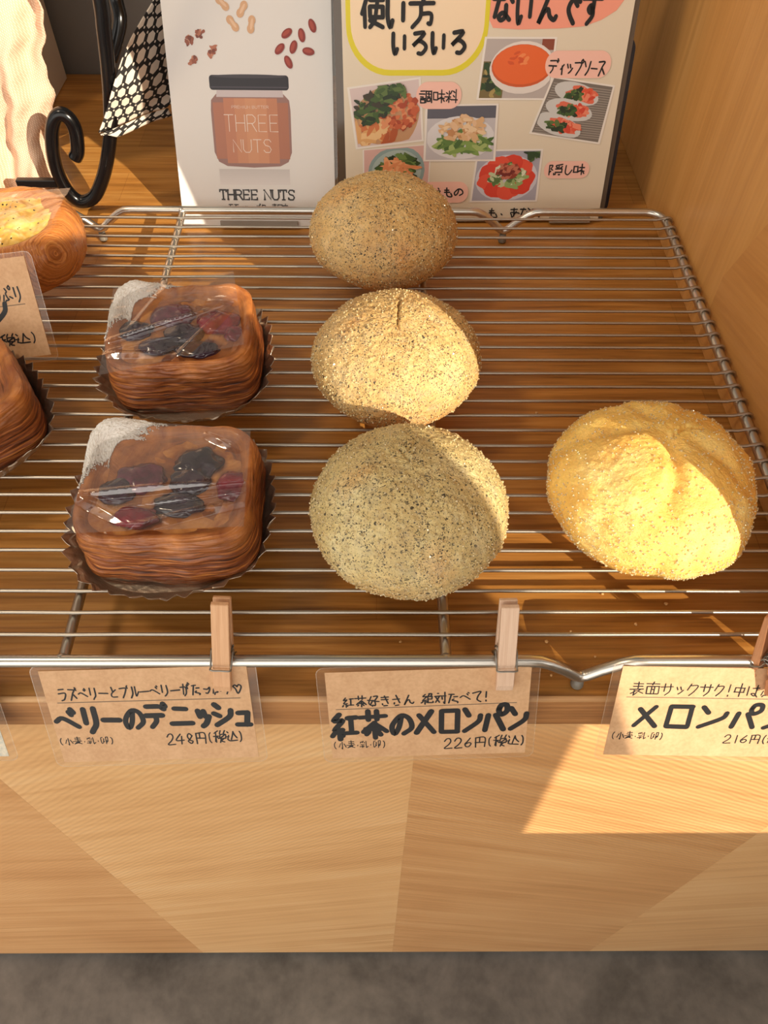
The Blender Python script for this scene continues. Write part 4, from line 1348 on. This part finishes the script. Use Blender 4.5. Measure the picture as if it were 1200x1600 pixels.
def soup(q, f):
    quad(q, f, .03, .03, .97, .97, flat(186, 176, 172))
    quad(q, f, .80, .80, .97, .97, flat(140, 70, 48))
    quad(q, f, .03, .03, .34, .62, flat(120, 104, 62))
    bits(q, f, 34, .17, .33, .14, .30, .035, GREEN + [(170, 150, 90)], 3)
    blob(q, f, .57, .52, .45, .42, flat(228, 220, 214))
    blob(q, f, .56, .55, .415, .34, flat(206, 90, 40))
    blob(q, f, .56, .57, .40, .315, flat(232, 104, 44))
    bits(q, f, 10, .52, .66, .2, .1, .022, [(214, 84, 36), (240, 140, 80)], 5)
def noodles(q, f):
    quad(q, f, .03, .03, .97, .97, flat(216, 198, 196))
    blob(q, f, .5, .46, .47, .46, flat(196, 150, 110), wob=.1)
    bits(q, f, 40, .35, .25, .3, .18, .05, [(222, 170, 110), (206, 120, 70), (236, 196, 140), (180, 90, 50)], 7, 3.5)
    bits(q, f, 90, .66, .52, .27, .30, .04, [(196, 94, 56), (214, 120, 76), (170, 70, 40), (226, 150, 104)], 8, 1.4)
    bits(q, f, 60, .28, .62, .24, .22, .035, GREEN + [(60, 54, 40)], 9)
    bits(q, f, 46, .55, .84, .22, .12, .035, GREEN, 10)
def rolls(q, f):
    quad(q, f, .03, .03, .97, .97, flat(120, 112, 104))
    for k in range(22):
        a = k / 22
        q.poly([f(.05, .03 + a * .9), f(.05, .045 + a * .9), f(.97, .10 + a * .86), f(.97, .085 + a * .86)], flat(160, 152, 144))
    for s, t, r_ in ((.45, .78, -.2), (.42, .50, -.15), (.34, .22, -.3)):
        blob(q, f, s, t, .36, .17, flat(206, 206, 204), r_)
        blob(q, f, s + .08, t + .01, .24, .11, flat(224, 110, 84), r_, .5, s * 9)
        bits(q, f, 16, s + .12, t, .16, .08, .035, [(222, 88, 58), (236, 140, 110), (212, 70, 50)], int(s * 90), 2)
        bits(q, f, 22, s - .02, t - .02, .13, .09, .028, GREEN, int(t * 100))
def cucumber(q, f):
    quad(q, f, .03, .03, .97, .97, flat(196, 192, 196))
    quad(q, f, .03, .76, .97, .97, flat(92, 92, 104))
    blob(q, f, .5, .42, .47, .38, flat(222, 220, 222))
    bits(q, f, 70, .56, .33, .36, .16, .035, [(96, 130, 60), (130, 160, 80), (70, 104, 44), (164, 184, 110)], 13, 3.5)
    bits(q, f, 70, .52, .58, .30, .22, .035, [(220, 178, 130), (236, 206, 166), (196, 140, 90), (228, 190, 150)], 14, 2)
def greens(q, f):
    quad(q, f, .02, .02, .98, .98, flat(216, 176, 168))
    blob(q, f, .5, .40, .42, .62, flat(140, 164, 164))
    blob(q, f, .5, .40, .37, .52, flat(170, 188, 184))
    bits(q, f, 80, .5, .42, .32, .36, .045, GREEN + [(110, 140, 74)], 15, 2)
    bits(q, f, 16, .52, .46, .2, .18, .04, [(226, 146, 96), (236, 170, 120)], 16, 5)
def tomato(q, f):
    quad(q, f, .03, .03, .97, .97, flat(170, 168, 182))
    blob(q, f, .5, .46, .46, .44, flat(208, 206, 216))
    for k in range(9):
        a = 2 * PI * k / 9
        blob(q, f, .5 + .27 * math.cos(a), .48 + .27 * math.sin(a), .17, .16, flat(*[(220, 66, 44), (230, 84, 58)][k % 2]), 0, .2, k)
    bits(q, f, 46, .52, .48, .24, .2, .04, [(196, 206, 164), (150, 176, 110), (222, 226, 200), (90, 120, 64)], 17, 2)
    bits(q, f, 50, .52, .60, .15, .13, .03, [(150, 60, 40), (196, 116, 90), (120, 40, 30)], 18, 2)
    bits(q, f, 10, .88, .90, .08, .07, .04, GREEN, 19)
photo([(-91.5, 53.0), (-41.0, 58.5), (-44.6, 100.5), (-97.0, 94.0)], noodles, 0.00030)
photo([(-86.5, 26.0), (-36.0, 26.0), (-35.2, 56.6), (-86.5, 52.8)], greens, 0.00020)
photo([(-4.1, 85.8), (49.6, 85.5), (49.2, 124.6), (-1.0, 124.8)], soup, 0.00030)
photo([(36.7, 63.4), (90.7, 55.8), (95.0, 94.8), (49.4, 100.8)], rolls, 0.00044)
photo([(-41.0, 44.4), (13.4, 44.4), (12.4, 83.4), (-40.6, 82.8)], cucumber, 0.00044)
photo([(-4.0, 14.4), (48.9, 14.6), (48.8, 52.8), (-1.0, 52.4)], tomato, 0.00034)

navy = tag(slab('navy_board', rrect(-0.09, 0.1075, 0.0, 0.1250, 0.010, 8), 0.0, 0.006, newmat('navy_plastic', srgb(26, 28, 40), 0.35), None),
           'dark navy board with rounded corners leaning behind the menu board', 'board')
navy.location = (0.0759, 0.4075, 0.0006)
navy.rotation_euler = (-0.2509, 0, 0.0209)

# ---------------------------------------------------------------- iron stand, napkin, cloth, white box at the back left
stand = empty('iron_stand', (-0.22, 0.4192, 0), 'black wrought iron stand with a scrolled foot at the back left', 'stand')
SP = [(-0.2300, 0.0415), (-0.2268, 0.0460), (-0.2245, 0.0540), (-0.2232, 0.0635), (-0.2250, 0.0708), (-0.2294, 0.0742), (-0.2351, 0.0712), (-0.2410, 0.0610), (-0.2455, 0.0450), (-0.2468, 0.0300), (-0.2450, 0.0175), (-0.2405, 0.0085), (-0.2340, 0.0056), (-0.2240, 0.0105), (-0.2140, 0.0245), (-0.2050, 0.0425), (-0.1968, 0.0643), (-0.1910, 0.0871), (-0.1868, 0.1086), (-0.1835, 0.1290), (-0.1805, 0.150), (-0.178, 0.20), (-0.177, 0.32)]
P = catmull([(x + 0.22, 0, z) for x, z in SP], 7)
V, F = tube_vf(P, 0.0051, 16)
mesh('scroll_bar', V, F, M_iron, stand)
V, F = box_vf(-0.0612, -0.0255, -0.0026, 0.0026, 0.0185, 0.0245, 0.0006)
mesh('stub_bar', V, F, M_iron, stand, smooth=False)
V, F = tube_vf(catmull([(0.0317, 0.0128, 0.1066), (0.0385, 0.0168, 0.1183), (0.0427, 0.0208, 0.1289), (0.0414, 0.0268, 0.1384), (0.0412, 0.0308, 0.1522)], 6), 0.0050, 14)
mesh('rear_bar', V, F, M_iron, stand)

def hexmat():
    m = newmat('hexagon_print_cotton', rough=0.85)
    g = N(m)
    uv = g.n('ShaderNodeUVMap')
    sc = g.n('ShaderNodeVectorMath', operation='SCALE')
    g.L.new(uv.outputs[0], sc.inputs[0])
    sc.inputs['Scale'].default_value = 1 / 0.0090
    def dist(ox, oy):
        x = g.n('ShaderNodeVectorMath', operation='ADD')
        g.L.new(sc.outputs[0], x.inputs[0])
        x.inputs[1].default_value = (ox, oy, 0)
        d = g.n('ShaderNodeVectorMath', operation='DIVIDE')
        g.L.new(x.outputs[0], d.inputs[0])
        d.inputs[1].default_value = (1, 1.7320508, 1)
        f = g.n('ShaderNodeVectorMath', operation='FRACTION')
        g.L.new(d.outputs[0], f.inputs[0])
        s_ = g.n('ShaderNodeVectorMath', operation='SUBTRACT')
        g.L.new(f.outputs[0], s_.inputs[0])
        s_.inputs[1].default_value = (.5, .5, 0)
        u = g.n('ShaderNodeVectorMath', operation='MULTIPLY')
        g.L.new(s_.outputs[0], u.inputs[0])
        u.inputs[1].default_value = (1, 1.7320508, 0)
        # hexagonal distance
        ab = g.n('ShaderNodeVectorMath', operation='ABSOLUTE')
        g.L.new(u.outputs[0], ab.inputs[0])
        dt = g.n('ShaderNodeVectorMath', operation='DOT_PRODUCT')
        g.L.new(ab.outputs[0], dt.inputs[0])
        dt.inputs[1].default_value = (.5, .8660254, 0)
        sx = g.n('ShaderNodeSeparateXYZ')
        g.L.new(ab.outputs[0], sx.inputs[0])
        return g.math('MAXIMUM', sx.outputs[0], dt.outputs['Value'])
    big = g.math('MINIMUM', dist(0, 0), dist(.5, .8660254))
    h3 = 1.7320508 / 3
    sm = g.math('MINIMUM', g.math('MINIMUM', dist(0, h3), dist(.5, .8660254 + h3)), g.math('MINIMUM', dist(0, -h3), dist(.5, .8660254 - h3)))
    w = g.math('MAXIMUM', g.math('LESS_THAN', big, 0.335), g.math('LESS_THAN', sm, 0.075))
    g.L.new(g.mix(w, srgb(36, 33, 32), srgb(226, 212, 196)), pbsdf(m).inputs['Base Color'])
    return m
NAP_L = [(-0.1569, 0.474, 0.1369), (-0.1595, 0.472, 0.1296), (-0.1682, 0.463, 0.1206), (-0.1748, 0.448, 0.1138), (-0.1793, 0.428, 0.1071), (-0.1836, 0.4105, 0.0976), (-0.1935, 0.4085, 0.0796), (-0.2015, 0.406, 0.0671)]
NAP_R = [(-0.1376, 0.505, 0.1268), (-0.1397, 0.503, 0.1191), (-0.1427, 0.497, 0.104), (-0.146, 0.49, 0.0889), (-0.1488, 0.484, 0.0775), (-0.1517, 0.476, 0.0691), (-0.1564, 0.468, 0.0645), (-0.1621, 0.46, 0.0618)]
def napkin():
    # left edge falls from the top, gathers to a point; folded hem along the bottom
    le = catmull(NAP_L, 6)
    re = catmull(NAP_R, 6)
    n, k = len(le), 36
    V, F, UV = [], [], []
    for i in range(n):
        for j in range(k + 1):
            s = j / k
            p = le[i].lerp(re[i], s)
            q = i / (n - 1)
            y = p.y - 0.004 * math.sin(PI * min(1, s * 1.5)) * (1 - q) + 0.0025 * math.sin(8 * s + 3 * q) * s
            V.append((p.x, y, p.z))
            UV.append(((p.x * 0.94 - p.z * 0.34) * 1.05 + 0.02 * (1 - s) ** 2 * -0.6, (p.z * 0.94 + p.x * 0.34) * 1.0))
    for i in range(n - 1):
        for j in range(k):
            a = i * (k + 1) + j
            F.append([a, a + k + 1, a + k + 2, a + 1])
    # folded hem
    o2 = len(V)
    for j in range(k + 1):
        for h in range(4):
            b = V[(n - 1) * (k + 1) + j]
            V.append((b[0] + 0.001 + h * 0.0007, b[1] - 0.0012 - 0.001 * math.sin(h), b[2] + 0.0002 - 0.002 * h * min(1, j / 6)))
            UV.append((b[0] + 0.003 * h, b[2] * 1.1 + 0.0025 * h))
    for j in range(k):
        for h in range(3):
            a = o2 + j * 4 + h
            F.append([a, a + 1, a + 5, a + 4])
    o = mesh('napkin', V, F, hexmat())
    ul = o.data.uv_layers.new(name='UVMap')
    for lp in o.data.loops:
        ul.data[lp.index].uv = UV[lp.vertex_index]
    md = o.modifiers.new('thickness', 'SOLIDIFY')
    md.thickness = 0.0008
    tag(o, 'black and white hexagon-patterned cotton napkin hanging from the iron stand', 'napkin')
napkin()

def cloth():
    m = newmat('sheer_peach_fabric', rough=0.8)
    g = N(m)
    v = g.coords()
    wv = g.n('ShaderNodeTexWave', wave_type='BANDS', bands_direction='DIAGONAL')
    g.L.new(v, wv.inputs['Vector'])
    wv.inputs['Scale'].default_value = 260
    w2 = g.n('ShaderNodeTexWave', wave_type='BANDS', bands_direction='X')
    g.L.new(v, w2.inputs['Vector'])
    w2.inputs['Scale'].default_value = 210
    weave = g.math('MULTIPLY', wv.outputs['Fac'], w2.outputs['Fac'])
    g.L.new(g.ramp(weave, [(0.0, srgb(208, 170, 142)), (0.6, srgb(234, 206, 180))]), pbsdf(m).inputs['Base Color'])
    g.L.new(g.bump(weave, 0.4, 0.0006), pbsdf(m).inputs['Normal'])
    pbsdf(m).inputs['Transmission Weight'].default_value = 0.0
    V, F = [], []
    nx, nz = 60, 60
    for j in range(nz + 1):
        z = 0.26 * j / nz
        xe = -0.2665 + 0.028 * (z / 0.13) + 0.0022 * math.sin(z * 120) + 0.0012 * math.sin(z * 310)
        for i in range(nx + 1):
            s = i / nx
            x = -0.42 + (xe + 0.42) * s
            y = 0.452 + 0.10 * z + 0.006 * math.sin(s * 26 + z * 18) * (0.4 + s) + 0.003 * math.sin(s * 60 - z * 40) - 0.010 * (1 - s) - (0.012 * (1 - z / 0.03) if z < 0.03 else 0)
            V.append((x, y, z + 0.0006))
    for j in range(nz):
        for i in range(nx):
            a = j * (nx + 1) + i
            F.append([a, a + 1, a + nx + 2, a + nx + 1])
    o = mesh('fabric_drape', V, F, m)
    o.modifiers.new('thickness', 'SOLIDIFY').thickness = 0.001
    tag(o, 'pale peach sheer fabric draped upright at the back left, bright in the sun', 'fabric')
cloth()

wb = empty('white_box', (-0.375, 0.62, 0), 'white box standing against the grey wall behind the fabric', 'box')
box('body', -0.070, 0.070, -0.055, 0.0285, 0.0003, 0.30, M_white, wb, 0.0008)
box('lid', -0.0705, 0.0705, -0.0555, 0.029, 0.300, 0.312, M_white, wb, 0.0008)

# ---------------------------------------------------------------- crumbs fallen through the rack
def crumbs():
    r = random.Random(5)
    V, F = [], []
    spots = [(0.118, 0.058), (0.072, 0.046), (0.098, 0.036), (0.108, 0.022), (0.150, 0.052), (0.085, 0.03), (0.012, 0.03), (0.132, 0.040), (0.160, 0.07), (0.16, 0.20), (0.15, 0.24), (0.17, 0.17), (0.10, 0.19), (0.135, 0.155), (-0.02, 0.10), (0.085, 0.012)]
    for x, y in spots:
        s_ = r.uniform(0.0005, 0.0011)
        bm = bmesh.new()
        bmesh.ops.create_icosphere(bm, subdivisions=1, radius=s_)
        o = len(V)
        bm.verts.index_update()
        V += [Vector((x + v.co.x * r.uniform(.7, 1.3), y + v.co.y * r.uniform(.7, 1.3), s_ * 0.7 + v.co.z * 0.7)) for v in bm.verts]
        F += [[o + v.index for v in f.verts] for f in bm.faces]
        bm.free()
    o = mesh('bun_crumbs', V, F, newmat('pale_crumb', srgb(222, 176, 116), 0.6), smooth=False)
    tag(o, 'pale bun crumbs scattered on the counter under the rack', 'crumbs', None, 'stuff')
crumbs()
